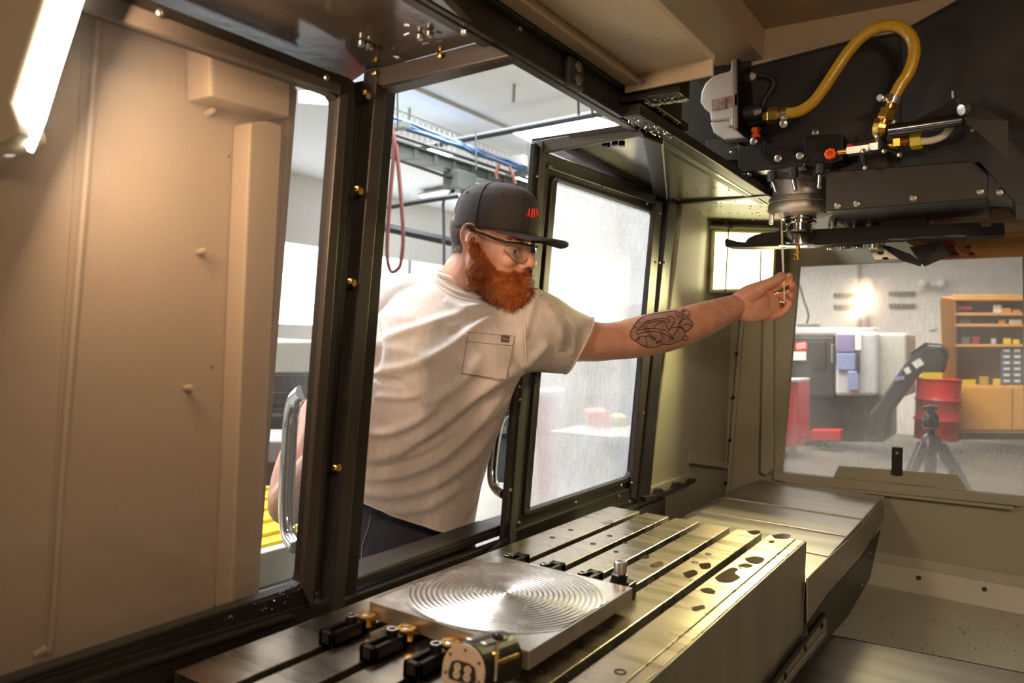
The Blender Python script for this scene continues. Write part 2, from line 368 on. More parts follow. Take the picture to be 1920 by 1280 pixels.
# cable duct box at the top and the tall duct under it
obj('duct_box', slabX([(347, 80), (503, 140), (499, 228), (350, 190)], XP+.001, .055), M['tan'], wl, .004)
obj('tall_duct', slabX([(437, 235), (470, 232), (498, 240), (452, 1160), (400, 1160)], XP+.001, .040), M['tan'], wl, .003)
obj('edge_return', slabX([(540, 158), (552, 170), (476, 1135), (466, 1140)], XP-.004, .008), M['tan'], wl, .002)
for x, y in [(388, 213), (372, 473), (348, 727)]:
    obj('stud', MB().lathe(atX(x, y, XP+.001), (1, -.15, .1), [(0, .0045), (.018, .0045), (.02, .003), (.02, 0)], 10), M['tan'], wl, sm=True)
for x, y in [(429, 293), (398, 688)]: obj('hole', MB().lathe(atX(x, y, XP+.0012), (1, 0, 0), [(0, .0018), (.0004, .0018), (.0004, 0)], 8), M['rubber'], wl)

# --- sill between the doors
si = sgroup('trim_1', (XD, 1.1, .9))
obj('sill_top', slabX([(628, 1098), (940, 984), (940, 992), (628, 1107)], XD-.002, -.06), M['brown'], si, .002)
top = [atX(643, 1093, XD), atX(940, 992, XD)]; top = [Vector((XD, .72, .897)), Vector((XD, 1.45, .897))]
obj('sill_plate', MB().box((XD-.075, .70, .885), (XD+.0, 1.50, .899)), M['brown'], si, .002)
obj('sill_channel', MB().box((XD+.0, .60, .850), (XD+.018, 2.1, .880)), M['black'], si, .002)
obj('sill_channel', MB().box((XD+.018, .60, .846), (XD+.045, 2.1, .858)), M['black'], si, .002)
obj('sill_rail', MB().tube([(XD+.03, .60, .868), (XD+.03, 2.1, .868)], .005, 10), M['black'], si, sm=True)
obj('apron', MB().box((XD-.03, -.5, .0), (XD+.0, 2.14, .86)), M['black'], si)
obj('apron_lower', MB().box((XD-.0, -.5, .3), (XD+.05, 2.14, .846)), M['black'], si)

# --- right door
d2 = sgroup('door_2', (XD, 1.7, .9))
GR = [(1031, 336), (1216, 398), (1219, 404), (1175, 884), (1171, 893), (981, 955), (973, 953), (973, 944), (1024, 345), (1027, 338)]
OR = [(1005, 290), (1250, 372), (1252, 392), (1206, 930), (1203, 962), (960, 1038), (944, 1040), (940, 1020), (998, 320), (1000, 300)]
ringX(OR, GR, XD-.005, .03, 'window_frame', M['black'], d2, .002)
mid = [(a[0]*.9+b[0]*.1, a[1]*.9+b[1]*.1) for a, b in zip(GR, OR)]
ringX(mid, [(x*.996+1096*.004, y*.996+640*.004) for x, y in GR], XD+.012, .018, 'rubber_seal', M['rubber'], d2, .002)
obj('window_pane', slabX(GR, XD+.002, .003), M['pane_right'], d2)
obj('stile', slabX([(995, 268), (1021, 290), (1022, 312), (962, 1010), (934, 1030)], XD+.02, .012), M['black'], d2, .002)
obj('stile_edge', slabX([(995, 268), (1005, 275), (945, 1012), (934, 1028)], XD+.006, .03), mat('grey_green_edge', (.07, .07, .06), .45), d2, .001)
obj('top_rail', slabX([(1010, 284), (1222, 366), (1222, 384), (1018, 316)], XD+.024, .012), M['black'], d2, .002)
obj('lower_rail', slabX([(962, 992), (1180, 912), (1204, 905), (1202, 955), (1170, 995), (880, 1090), (880, 1060)], XD+.024, .010), M['black'], d2, .002)
obj('outer_stile', slabX([(1222, 376), (1236, 380), (1190, 940), (1176, 930)], XD+.026, .012), M['brown'], d2, .002)
obj('roof_panel', slabZ([(997, 269), (1195, 240), (1243, 268), (1240, 372), (1222, 370)], ZR+.002, .010), M['gloss'], d2)
obj('roof_lip', slabY([(995, 265), (1160, 238), (1198, 240), (1206, 252), (1020, 286), (1010, 286)], atZ(997, 269, ZR).y, .012), mat('roof_lip_paint', (.075, .068, .055), .45), d2, .002)
for x, y in [(1032, 312), (1008, 331), (1132, 350), (1213, 381), (975, 749), (974, 725), (957, 919), (973, 980), (1080, 942), (1160, 930), (1165, 910)]: screw(d2, atX(x, y, XD+.036), (1, 0, 0), .0045)
for x, y in [(1134, 266), (1139, 268), (1153, 264), (1166, 265)]:
    obj('black_bolt', MB().lathe(atZ(x, y, ZR), (0, 0, -1), [(0, .007), (.010, .007), (.010, .003), (.006, .003), (.006, 0)], 10), M['oxide'], d2, sm=True)
hp = [atX(*q) for q in [(963, 760, XD-.03), (942, 780, XD-.06), (932, 810, XD-.07), (925, 860, XD-.07), (923, 895, XD-.065), (930, 915, XD-.05), (945, 926, XD-.02)]]
obj('pull_handle', MB().tube(smooth(hp, 6), .0115, 14), M['chrome'], d2, sm=True)

# --- corner post, header and fixed roof beyond the right door
cp = sgroup('trim_2', (XD, 2.16, 1.3))
obj('corner_post', slabX([(1240, 268), (1256, 300), (1250, 384), (1199, 955), (1190, 975), (1176, 970), (1236, 378)], XD+.014, .03), M['black'], cp, .003)
Yh = 2.16
obj('header', slabY([(1222, 352), (1440, 330), (1442, 366), (1256, 384), (1225, 386)], Yh, .03), M['black'], cp, .003)
obj('roof_seam', slabZ([(1205, 246), (1243, 262), (1252, 372), (1226, 366)], ZR-.002, -.010), M['black'], cp, .003)
for x, y in [(1238, 400), (1236, 492), (1246, 492), (1206, 774), (1184, 905), (1180, 940), (1255, 375), (1260, 374)]:
    screw(cp, atX(x, y, XD+.045) if y > 385 else atY(x, y, Yh-.003), (1, 0, 0) if y > 385 else (0, -1, 0), .0042)
# roof beyond the rail (olive, seen from below)
cl = sgroup('ceiling', (0, 1, 1.8))
obj('fixed_roof', MB().box((-.95, 2.09, ZR+.004), (-.64, 2.9, ZR+.02)), M['olive'], cl)
obj('roof_infill', slabZ([(1243, 262), (1439, 384), (1256, 378)], ZR-.001, .004), mat('wet_olive_roof', (.16, .155, .09), .22, bump=.2, bscale=30), cl)
# --- the long dark door rail running away from the camera
tr = sgroup('trim_3', (-.64, 1, ZR))
XR = -.643
rail = [(-.05, 0), (.0, 0), (.0, .062), (-.05, .062)]
obj('door_rail', MB().box((XR-.018, -.6, ZR-.002), (XR, 1.62, ZR+.062)), M['black'], tr, .002); obj('door_rail', MB().box((XR-.018, 1.62, ZR-.002), (XR, 2.30, ZR+.022)), M['black'], tr, .002)
obj('rail_lip', MB().box((XR-.0, -.6, ZR+.0), (XR+.010, 2.30, ZR+.006)), M['black'], tr, .001)
obj('rail_top', MB().box((XR+.0, -.6, ZR+.050), (XR+.016, 1.62, ZR+.066)), M['rubber'], tr, .001)
obj('bumper', MB().cbox(atX(1075, 139, XR+.008), .016, .05, .05), M['rubber'], tr, .006)
for x, y in [(1084, 124), (1084, 149)]: screw(tr, atX(x, y, XR+.017), (1, 0, 0), .0095)
for x, y in [(975, 54), (1197, 201), (1243, 220), (1226, 235)]: screw(tr, atX(x, y, XR+.001), (1, 0, 0), .005)
# dark bellows rails above the rail's far part
XB = XR+.03
obj('speckled_rail', MB().box((XR+.0, 1.30, ZR+.0), (XR+.045, 2.3, ZR+.022)), M['black'], tr, .002)
obj('upper_rail', MB().box((XR+.055, 1.30, ZR+.03), (XR+.12, 1.35, ZR+.09)), M['black'], tr, .002)
obj('upper_rail', MB().box((XR+.0, 1.30, ZR+.028), (XR+.055, 1.48, ZR+.11)), M['black'], tr, .002)
ch = MB(); random.seed(5)
for k in range(260):
    p = Vector((XR+random.uniform(.001, .118), random.uniform(1.31, 1.48), 0)); p.z = ZR-.0005 if p.x < XR+.045 else ZR+.0275; p.y = min(p.y, 1.34) if p.x > XR+.05 else p.y
    a = random.random()*6; ch.tube([p, p+Vector((.004*math.cos(a), .006*math.sin(a), 0))], .0010, 4)
for k in range(40):
    p = Vector((random.uniform(-.86, -.66), random.uniform(2.0, 2.6), ZR-.0035)); ch.tube([p, p+Vector((.004, .003, 0))], .0012, 4)
o = obj('metal_chips', ch, M['steel'], tr); o['kind'] = 'stuff'

# --- tan ceiling panels
obj('ceiling_panel', MB().box((XR+.020, -.6, 1.32+.478), (-.455, 1.285, 1.32+.490)), M['tanf'], cl)
obj('panel_flange', MB().box((XR+.018, -.6, 1.32+.462), (XR+.048, 1.290, 1.32+.477)), M['tan'], cl, .002)
obj('end_flange', MB().prism([(XR+.018, 1.288, 1.32+.450), (-.452, 1.270, 1.32+.452), (-.452, 1.265, 1.32+.480), (XR+.018, 1.283, 1.32+.480)], (0, .006, 0)), M['tan'], cl, .001)
KB = 1.64
obj('side_riser', MB().box((-.664, -.6, ZR+.06), (-.660, 1.48, 1.32+.512*KB)), M['tan'], cl)
obj('ceiling_beam', MB().box((-.462*KB, -.6, 1.32+.462*KB), (-.365*KB, 1.262*KB, 1.32+.512*KB)), M['tan'], cl, .003)
obj('upper_panel', MB().box((-.9, -.6, 1.32+.512*KB), (1.3, 2.85, 1.32+.522*KB)), M['tan'], cl)
obj('upper_back', MB().box((-.632, 2.075, 1.32+.50), (1.3, 2.085, 1.32+.512*KB)), M['tan'], cl)
obj('rail_shadow_slab', MB().box((-.95, 2.072, ZR+.024), (-.632, 2.085, 1.32+.512*KB)), M['black'], tr)  # dark slab added in place of the shade behind the actuator
for x, y in [(1024, 54), (1051, 73), (1147, 137), (1208, 155)]:
    screw(cl, atX(x, y, XR+.02) if y < 150 else atY(x, y, 1.284), (.5, 0, -.86) if y < 150 else (0, -1, 0), .0055 if y != 73 else .003)
fl = MB(); random.seed(9)
for k in range(70):
    p = Vector((random.uniform(XR+.06, -.47), random.uniform(.75, 1.26), 1.32+.4778)); r = random.uniform(.0007, .0022)
    fl.add([p+Vector((r*math.cos(a)*.6, r*math.sin(a), 0)) for a in (0, 1.05, 2.1, 3.14, 4.2, 5.2)], [(0, 1, 2, 3, 4, 5)])
o = obj('rust_flecks', fl, mat('rust_fleck', (.10, .045, .01), .7), cl, fix=False); o['kind'] = 'stuff'

# --- far wall with the window, right-hand side of the machine
YW = 2.85
wf = sgroup('wall_far', (-.3, YW, 1.2))
W = {}
def wp(x, y): return atY(x, y, YW)
wl_, wr_ = wp(1465, 885).x, .06
def prismY(pts, y0, y1): return MB().prism([(a, y0, b) for a, b in pts], (0, y1-y0, 0))
A = wp(1498, 499); B = wp(1465, 886); Cc = wp(1917, 479); D = wp(1921, 932)
Lx = -.905; Rx = 1.6; Tz = 2.4; Bz = .35
obj('wall_sheet', prismY([(Lx, Bz), (Lx, Tz), (A.x, Tz), (A.x, A.z), (B.x, B.z), (B.x, Bz)], YW, YW+.03), M['olive'], wf)
obj('wall_sheet', prismY([(A.x, Tz), (Rx, Tz), (Rx, Cc.z+.0), (Cc.x, Cc.z), (A.x, A.z)], YW, YW+.03), M['olive'], wf)
obj('wall_sheet', prismY([(B.x, Bz), (B.x, B.z), (D.x, D.z), (Rx, D.z), (Rx, Bz)], YW, YW+.03), M['olive'], wf)
obj('wall_sheet', prismY([(Cc.x, Cc.z), (Rx, Cc.z), (Rx, D.z), (D.x, D.z)], YW, YW+.03), M['olive'], wf)
w1 = sgroup('window_1', (-.3, YW, 1.2))
obj('window_pane', prismY([(A.x, A.z), (Cc.x, Cc.z), (D.x, D.z), (B.x, B.z)], YW+.012, YW+.016), M['pane_far'], w1)
sill = [(1448, 883), (1566, 896), (1700, 908), (1921, 930), (1921, 947), (1450, 897)]
obj('window_sill', slabY([(1450, 884), (1921, 932), (1921, 950), (1476, 905), (1450, 899)], YW-.03, .03), M['olive'], w1, .003)
obj('drip_rail', slabY([(1475, 905), (1900, 950), (1900, 956), (1475, 909)], YW-.045, .03), M['olive'], w1, .002)
obj('sill_flap', slabY([(1562, 895), (1573, 873), (1795, 890), (1813, 918)], YW-.012, .006), M['olive'], w1, .001)
cl_ = obj('latch', slabY([(1672, 838), (1692, 839), (1691, 892), (1671, 890)], YW-.030, .016), M['black'], w1, .003)
screw(cl_, atY(1682, 849, YW-.031), (0, -1, 0), .006)
# pan walls, folds and floor
pn = sgroup('floor_chip_pan', (0, 2.2, .5))
zc = atY(1629, 1085, YW).z
obj('pan_flange', MB().prism([(-.4, YW-.001, zc+.10), (1.6, YW-.001, zc+.10), (1.6, YW-.035, zc+.075), (-.4, YW-.035, zc+.075)], (0, -.004, 0)), M['pan'], pn, .001)
obj('pan_back', MB().prism([(-.95, YW-.03, zc+.08), (1.6, YW-.03, zc+.08), (1.6, YW-.06, zc), (-.95, YW-.06, zc)], (0, .01, 0)), M['pan'], pn)
obj('pan_floor', MB().prism([(-.95, YW-.06, zc), (1.6, YW-.06, zc), (1.6, -.6, zc-.10), (-.95, -.6, zc-.10)], (0, 0, -.01)), M['pan'], pn)
for x, y in [(1723, 1083), (1846, 1104)]: obj('drain_hole', MB().lathe(atY(x, y, YW-.048), (0, -1, .3), [(0, .007), (.0008, .007), (.0008, 0)], 10), M['rubber'], pn)
sp = MB(); random.seed(4)
for k in range(70):
    if k < 12: p = atZ(random.gauss(1806, 6), random.gauss(1192, 5), zc-.02)
    else: p = atZ(random.uniform(1640, 1910), random.uniform(1150, 1230), zc-.02)
    p.z = zc-.10+(p.y+.6)/(YW-.06+.6)*.10; sp.ball(p, random.uniform(.001, .0022), 5, 3)
o = obj('metal_chips', sp, M['oxide'], pn); o['kind'] = 'stuff'

# --- front corner beyond the right door
wc = sgroup('wall_corner', (-.9, 2.5, 1.2))
X2 = -.90
obj('corner_sheet', MB().box((X2-.02, 2.14, .35), (X2, YW+.02, 1.78)), M['olive'], wc)
# pressed vertical panels of the corner
obj('pressed_panel', slabX([(1262, 380), (1302, 384), (1272, 850), (1283, 905), (1225, 925), (1200, 935), (1200, 925)], X2+.001, .03), M['olive'], wc, .006)
obj('pressed_panel', slabX([(1302, 384), (1322, 390), (1288, 850), (1272, 850)], X2+.001, .012), M['olive'], wc, .004)
obj('waist_strip', slabX([(1286, 846), (1362, 866), (1361, 878), (1286, 868)], X2+.02, .01), M['olive'], wc, .003)
obj('joint_strip', slabY([(1391, 560), (1397, 560), (1365, 948), (1358, 946)], YW-.02, .02), M['olive'], wc, .002)
obj('edge_strip', slabY([(1434, 420), (1450, 420), (1448, 880), (1436, 892), (1425, 886)], YW-.035, .034), M['olive'], wc, .004)
obj('upper_strip', slabY([(1326, 395), (1336, 400), (1313, 640), (1300, 640)], YW-.02, .02), M['olive'], wc, .003)
for x, y in [(1381, 663), (1375, 745), (1369, 825), (1361, 905)]: screw(wc, atY(x, y, YW-.021), (0, -1, 0), .006, M['oxide'])
obj('ledge', slabX([(1203, 916), (1292, 884), (1297, 890), (1290, 900), (1206, 936)], X2+.03, .012), M['olive'], wc, .003)
obj('cable_track', slabX([(1202, 930), (1222, 926), (1226, 916), (1234, 914), (1240, 921), (1257, 915), (1261, 904), (1270, 903), (1274, 910), (1286, 905), (1290, 897), (1298, 896), (1299, 903), (1203, 939)], X2+.045, .012), M['rubber'], wc, .001)

# corner lamp: LED panel behind a guard frame, slanting across the corner
LP = [atT(1340, 434, 2.62), atT(1453, 437, 2.62), atT(1448, 541, 2.62), atT(1336, 543, 2.62)]
lt = thing('work_light', (LP[0]+LP[2])/2, 'glowing yellow work light panel in the far corner behind the raised hand', 'lamp')
nL = (LP[1]-LP[0]).cross(LP[3]-LP[0]).normalized()
if nL.dot(FW) < 0: nL = -nL
obj('housing', MB().prism([(p-(LP[0]+LP[2])/2)*1.10+(LP[0]+LP[2])/2+nL*.004 for p in LP], nL*.04), M['olive'], lt, .004)
obj('light_panel', MB().prism(LP, nL*.003), M['ledy'], lt)
cL = (LP[0]+LP[2])/2
obj('rim', MB().tube([p for p in LP]+[LP[0]], .0028, 6), mat('lime_rim', (.62, .66, .10), .3), lt)
for a, b in [((1366, 428), (1360, 548)), ((1427, 470), (1425, 545))]:
    obj('guard_wire', MB().tube([atT(*a, 2.59), atT(*b, 2.59)], .0024, 6), M['oxide'], lt)
obj('lamp_hood', MB().prism([atT(1330, 428, 2.60), atT(1462, 432, 2.60), atT(1452, 424, 2.68), atT(1338, 421, 2.68)], (0, 0, .008)), M['olive'], lt, .002)
obj('lamp_cable', MB().tube(smooth([atT(*q, 2.6) for q in [(1325, 400), (1348, 388), (1352, 405), (1362, 420), (1372, 428)]], 5), .005, 8), M['rubber'], lt, sm=True)

# work light bar at the upper left, near the camera
lb = thing('light_bar', atT(90, 120, .80), 'long bright white light bar hanging at the upper left inside the machine', 'lamp')
bar = [(106, -80), (170, -80), (101, 134), (75, 220), (50, 284), (44, 262), (35, 232), (21, 193)]
bar = [(x, y) for x, y in bar]
obj('housing', MB().prism([atT(*q, .78) for q in [(-120, -80), (104, -80), (19, 190), (32, 232), (34, 250), (16, 262), (-160, 330)]], FW*.05), mat('lamp_housing_paint', (.36, .29, .20), .6), lb, .003)
obj('light_strip', MB().prism([atT(*q, .80) for q in bar], FW*.012), M['led'], lb, .002)

# left-end wall and back of the machine (behind the camera, closes the enclosure)
wb = sgroup('wall_back', (0, -.62, 1))
obj('wall_sheet', MB().box((-1.0, -.64, .35), (1.6, -.60, 2.2)), M['tan'], wb)
obj('wall_sheet', MB().box((1.30, -.60, .35), (1.34, 2.9, 2.4)), M['tan'], wb)
obj('wall_sheet', MB().box((-1.0, -.60, .35), (-.93, .12, 2.2)), M['tan'], wb)

# ================================================================== MACHINE TABLE, COVERS
ZT = .90
TX0, TX1, TY0, TY1 = -.818, -.360, .540, 1.705
mt = thing('machine_table', (-.59, 1.0, .55), 'long steel machine table with five slots and oil-stained golden top', 'table')
slots = [-.733, -.659, -.586, -.514, -.443]
xs = [TX0] + slots + [TX1]
for i in range(6):
    a = xs[i] + (.008 if i else 0); b = xs[i+1] - (.008 if i < 5 else .020)
    y1 = TY1 - .0*i
    me = MB().box((a, TY0, ZT-.022), (b, y1, ZT))
    obj('table_strip', me, M['iron'], mt, .0012)
obj('table_strip', MB().box((TX1-.018, TY0, ZT-.022), (TX1-.001, TY1, ZT)), M['iron'], mt, .001)
tb = MB().box((TX0+.002, TY0, ZT-.09), (TX1-.002, TY1-.002, ZT-.040))
for s in slots:
    pass
obj('table_core', tb, M['oxide'], mt)
for s0, s1 in zip(xs[:-1], xs[1:]):
    obj('slot_wall', MB().box((s0+.014, TY0, ZT-.041), (s1-.014, TY1-.001, ZT-.021)), M['oxide'], mt)
obj('front_edge_skirt', MB().box((TX0-.003, TY0, ZT-.14), (TX0, TY1, ZT-.001)), M['stain'], mt)
# tall stainless side skirt
sk = [(1513, 1011), (1514, 1083), (1513, 1165), (1449, 1290), (1380, 1400), (1000, 1900), (900, 1700)]
p0 = atX(1513, 1011, TX1)
obj('side_skirt', MB().prism([(TX1, TY1, ZT), (TX1, TY1, ZT-.215), (TX1, .50, ZT-.215), (TX1, .50, ZT)], (.003, 0, 0)), M['stainy'], mt, .001)
obj('skirt_joint', MB().box((TX1, TY1-.004, ZT-.21), (TX1+.004, TY1-.001, ZT-.07)), M['stainy'], mt)
# holes and tapped holes in the top
hl = MB()
for x, y, r in [(1163, 1259, .008), (1015, 1259, .0075), (1303, 1054, .0065), (1328, 1038, .0065), (1392, 1064, .0075), (1070, 993, .006), (1036, 1007, .006), (1143, 1004, .006), (1112, 1019, .006), (1155, 1034, .005), (1172, 1017, .005)]:
    p = atZ(x, y, ZT+.0003); obj('bolt_hole', MB().lathe(p, (0, 0, 1), [(-.002, r), (.0004, r), (.0006, r*.7), (-.0018, r*.65)], 16), M['oxide'], mt, sm=True)
# oil puddles: flat dark films with the outlines in the photo
oil = mat('dark_oil', (.055, .032, .014), .10, .0, coat=.5)
for px in [[(1340, 1083), (1352, 1074), (1372, 1064), (1384, 1067), (1378, 1074), (1388, 1082), (1378, 1088), (1366, 1092), (1348, 1090)],
           [(1396, 1047), (1412, 1043), (1430, 1045), (1432, 1051), (1420, 1057), (1404, 1054)], [(1382, 1060), (1398, 1056), (1412, 1060), (1400, 1064)],
           [(1312, 1104), (1330, 1102), (1342, 1109), (1334, 1113), (1318, 1109)], [(1296, 1139), (1316, 1134), (1322, 1139), (1304, 1145)],
           [(1448, 1003), (1468, 1000), (1482, 1003), (1476, 1009), (1454, 1009)], [(1400, 996), (1420, 994), (1426, 998), (1412, 1002)],
           [(1440, 1015), (1452, 1013), (1448, 1018)], [(1280, 1074), (1300, 1068), (1308, 1075), (1290, 1083)], [(1310, 1057), (1330, 1055), (1332, 1064), (1316, 1066)],
           [(1128, 978), (1146, 975), (1150, 979), (1136, 983)], [(1218, 1060), (1236, 1052), (1244, 1057), (1228, 1063)], [(1196, 1046), (1214, 1040), (1216, 1046)]]:
    pts = smooth([atZ(x, y, ZT+.0004) for x, y in px+px[:1]], 4)[:-1]
    obj('oil_puddle', MB().prism(pts, (0, 0, .0003)), oil, mt)

# telescopic way cover beyond the table
wv = thing('way_cover', (-.55, 2.2, .5), 'telescoping stainless steel way cover stepping away from the far end of the table', 'cover')
ZC = ZT-.09
steps = [(1.70, 1.97, 0), (1.95, 2.19, .004), (2.17, 2.42, .008), (2.40, 2.80, .012)]
for y0, y1, dz in steps:
    x0, x1 = -.80+0, -.357+dz*.5
    prof = [(x0, ZC+dz-.16), (x0, ZC+dz-.02), (x0+.05, ZC+dz), (x1, ZC+dz), (x1, ZC+dz-.035), (x1-.03, ZC+dz-.035), (x1-.05, ZC+dz-.30)]
    obj('cover_plate', MB().prism([(a, y0, b) for a, b in prof], (0, y1-y0, 0)), M['stainy2'], wv, .0015)
obj('end_lip', MB().prism([(-.76, 2.80, ZC+.013), (-.348, 2.80, ZC+.013), (-.348, 2.80, ZC-.035), (-.76, 2.80, ZC-.035)], (0, -.012, 0)), M['stainy2'], wv, .001)
obj('side_plate', MB().prism([atX(x, y, -.349) for x, y in [(1514, 1084), (1553, 1046), (1589, 1013), (1616, 986), (1657, 942), (1658, 970), (1612, 1046), (1553, 1112), (1514, 1168)]], (-.003, 0, 0)), M['stainy'], wv, .001)
pp = [atX(x, y, -.356) for x, y in [(1650, 992), (1630, 1083), (1589, 1154), (1514, 1240), (1514, 1168), (1553, 1110), (1612, 1046)]]
obj('end_gusset', MB().prism(pp, (.002, 0, 0)), M['black'], wv)
for x, y in [(1616, 1096), (1606, 1128), (1632, 1037)]: screw(wv, atX(x, y, -.353), (1, 0, 0), .005)

# saddle strip with bolts under the skirt, and the lower cover
sd = thing('saddle_wiper', (-.35, 1.6, .45), 'bolted steel wiper strip along the bottom edge of the table side', 'wiper')
q = [atX(x, y, -.350) for x, y in [(1549, 1150), (1551, 1190), (1500, 1255), (1430, 1350), (1400, 1350), (1448, 1283)]]
obj('strip', MB().prism(q, (-.006, 0, 0)), M['stainy'], sd, .001)
obj('rubber_edge', MB().tube([atX(x, y, -.348) for x, y in [(1549, 1150), (1500, 1214), (1448, 1283), (1400, 1350)]], .0045, 8), M['rubber'], sd, sm=True)
obj('bright_edge', MB().tube([atX(x, y, -.347) for x, y in [(1543, 1189), (1500, 1240), (1460, 1292)]], .0016, 6), M['steel'], sd)
for x, y in [(1540, 1172), (1509, 1215), (1472, 1267)]: screw(sd, atX(x, y, -.350), (1, 0, 0), .0075, M['oxide'])
lc = thing('lower_way_cover', (-.1, 1.3, .45), 'brushed steel cover sheet low in the bottom right corner of the pan', 'cover')
zl = .585
obj('cover_sheet', MB().prism([atZ(*p, zl) for p in [(1545, 1188), (1573, 1191), (2300, 1335), (1900, 1900), (1300, 1500)]], (0, 0, -.012)), M['stainy2'], lc, .003)
a, b = atZ(1560, 1190, zl), atZ(2300, 1335, zl)
obj('cover_side', MB().prism([a, b, b+Vector((0, .01, -.14)), a+Vector((0, .01, -.14))], (0, -.005, 0)), M['stainy'], lc)

# ================================================================== WORKPIECE AND CLAMPS
wk = thing('workpiece_plate', (-.608, .93, ZT+.012), 'square bright aluminium plate with machined concentric rings on the table', 'plate')
PX0, PX1, PY0, PY1, PZ = -.740, -.476, .783, 1.080, ZT+.035
obj('block', MB().box((PX0, PY0, ZT+.012), (PX1, PY1, PZ)), M['alus'], wk, .0008)
cx, cy, RR = (PX0+PX1)/2+.0, (PY0+PY1)/2, .150
c0 = atZ(949, 1112, PZ); cx, cy = c0.x, c0.y
mb = MB(); nr, na = 300, 144; hts = []
for i in range(nr+1):
    r = RR*i/nr
    h = .0008 + .00050*math.sin(2*PI*r/.0078)*(1 if r < RR*.97 else 0) + .000005*math.sin(2*PI*r/.0019)
    for j in range(na):
        th = 2*PI*j/na
        x = min(max(cx+r*math.cos(th), PX0+.004), PX1-.003); y = min(max(cy+r*math.sin(th), PY0+.003), PY1-.003)
        mb.v.append(Vector((x, y, PZ+h)))
for i in range(nr):
    for j in range(na): mb.f.append((i*na+j, (i+1)*na+j, (i+1)*na+(j+1) % na, i*na+(j+1) % na))
ring = obj('ringed_face', mb, M['alu'], wk, fix=False)
ring.data.polygons.foreach_set('use_smooth', [True]*len(ring.data.polygons))
obj('top_face', MB().box((PX0, PY0, PZ), (PX1, PY1, PZ+.0002)), M['alu'], wk)

# low black slotted clamps in the slots, with socket bolts
def clamp(loc, label, group, flip=1, L=.115, empty=False):
    t = thing('slotted_clamp', loc, label, 'clamp', group)
    x, y, z = loc; w, h, s = .025, .020, .009
    mb = MB()
    mb.box((x-w/2, y, z), (x-s/2-.001, y+L, z+h)); mb.box((x+s/2+.001, y, z), (x+w/2, y+L, z+h))
    mb.box((x-w/2, y, z), (x+w/2, y+L*.12, z+h)); mb.box((x-w/2, y+L*.80, z), (x+w/2, y+L, z+h))
    mb.box((x-w/2, y, z), (x+w/2, y+L, z+h*.3))
    obj('clamp_body', mb, M['oxide'], t, .0012)
    yb = y + L*(.70 if flip > 0 else .35)
    b = obj('socket_bolt', MB().lathe((x, yb, z+h-.004), (0, 0, 1), [(0, .0078), (.012, .0078), (.013, .0070), (.013, .0042), (.007, .0042), (.007, 0)], 18), M['oxide'], t, sm=True)
    obj('bolt_rim', MB().lathe((x, yb, z+h+.0088), (0, 0, 1), [(0, .0074), (.0006, .0070), (.0006, .0045), (0, .0042)], 18), M['steel'], b, sm=True)
    return t
fl_ = ['black slotted clamp before the plate, leftmost, nearest the door sill', 'black slotted clamp before the plate, middle one of the three', 'black slotted clamp before the plate, beside the round gauge']
for k in range(3): clamp((slots[k]-.002, .697, ZT), fl_[k], 'slotted clamps before the plate', 1, .066)
rl = ['black slotted clamp behind the plate, nearest the right door', 'black slotted clamp behind the plate, middle one of the three', 'black slotted clamp behind the plate, next to the tall stud']
for k in range(3):
    clamp((slots[k]+.004, 1.088, ZT), rl[k], 'slotted clamps behind the plate', -1, .080)
# stud block
t = thing('stud_clamp', (slots[3], 1.115, ZT), 'black step clamp with a tall hexagon stud and washer at the plate corner', 'clamp')
x, y = slots[3], 1.115
obj('clamp_body', MB().box((x-.017, y-.03, ZT), (x+.017, y+.03, ZT+.026)), M['oxide'], t, .002)
obj('washer', MB().lathe((x, y, ZT+.026), (0, 0, 1), [(0, .016), (.004, .016), (.004, .006)], 20), M['oxide'], t, sm=True)
obj('nut', MB().lathe((x, y, ZT+.030), (0, 0, 1), [(0, .0145), (.010, .0145), (.012, .011), (.012, 0)], 6), M['oxide'], t)
obj('socket_bolt', MB().lathe((x, y, ZT+.040), (0, 0, 1), [(0, .0105), (.020, .0105), (.021, .0095), (.021, .005), (.014, .005), (.014, 0)], 18), M['steel'], t, sm=True)
# brass hexagon cams between clamps and plate
bl = ['brass hexagon cam at the plate front edge, nearest the door', 'brass hexagon cam at the plate front edge, second from the door', 'brass hexagon cam at the plate front edge, third from the door', 'brass hexagon cam at the near right corner of the plate beside the stylus']
for k, s in enumerate(slots[:4]):
    t = thing('brass_cam', (s, .770, ZT), bl[k], 'clamp', 'brass cams along the plate front')
    p = Vector((s+.001, .768, ZT))
    obj('stem', MB().lathe(p, (0, 0, 1), [(0, .007), (.012, .007)], 12), M['oxide'], t, sm=True)
    obj('hexagon', MB().lathe(p+Vector((0, 0, .010)), (0, 0, 1), [(0, .0145), (.0130, .0145), (.0140, .0135), (.0140, .008), (.011, .007)], 6), M['brass'], t)
    obj('screw', MB().lathe(p+Vector((0, 0, .019)), (0, 0, 1), [(0, .0065), (.004, .0065), (.005, .004), (.003, .0035), (.003, 0)], 14), M['steel'], t, sm=True)
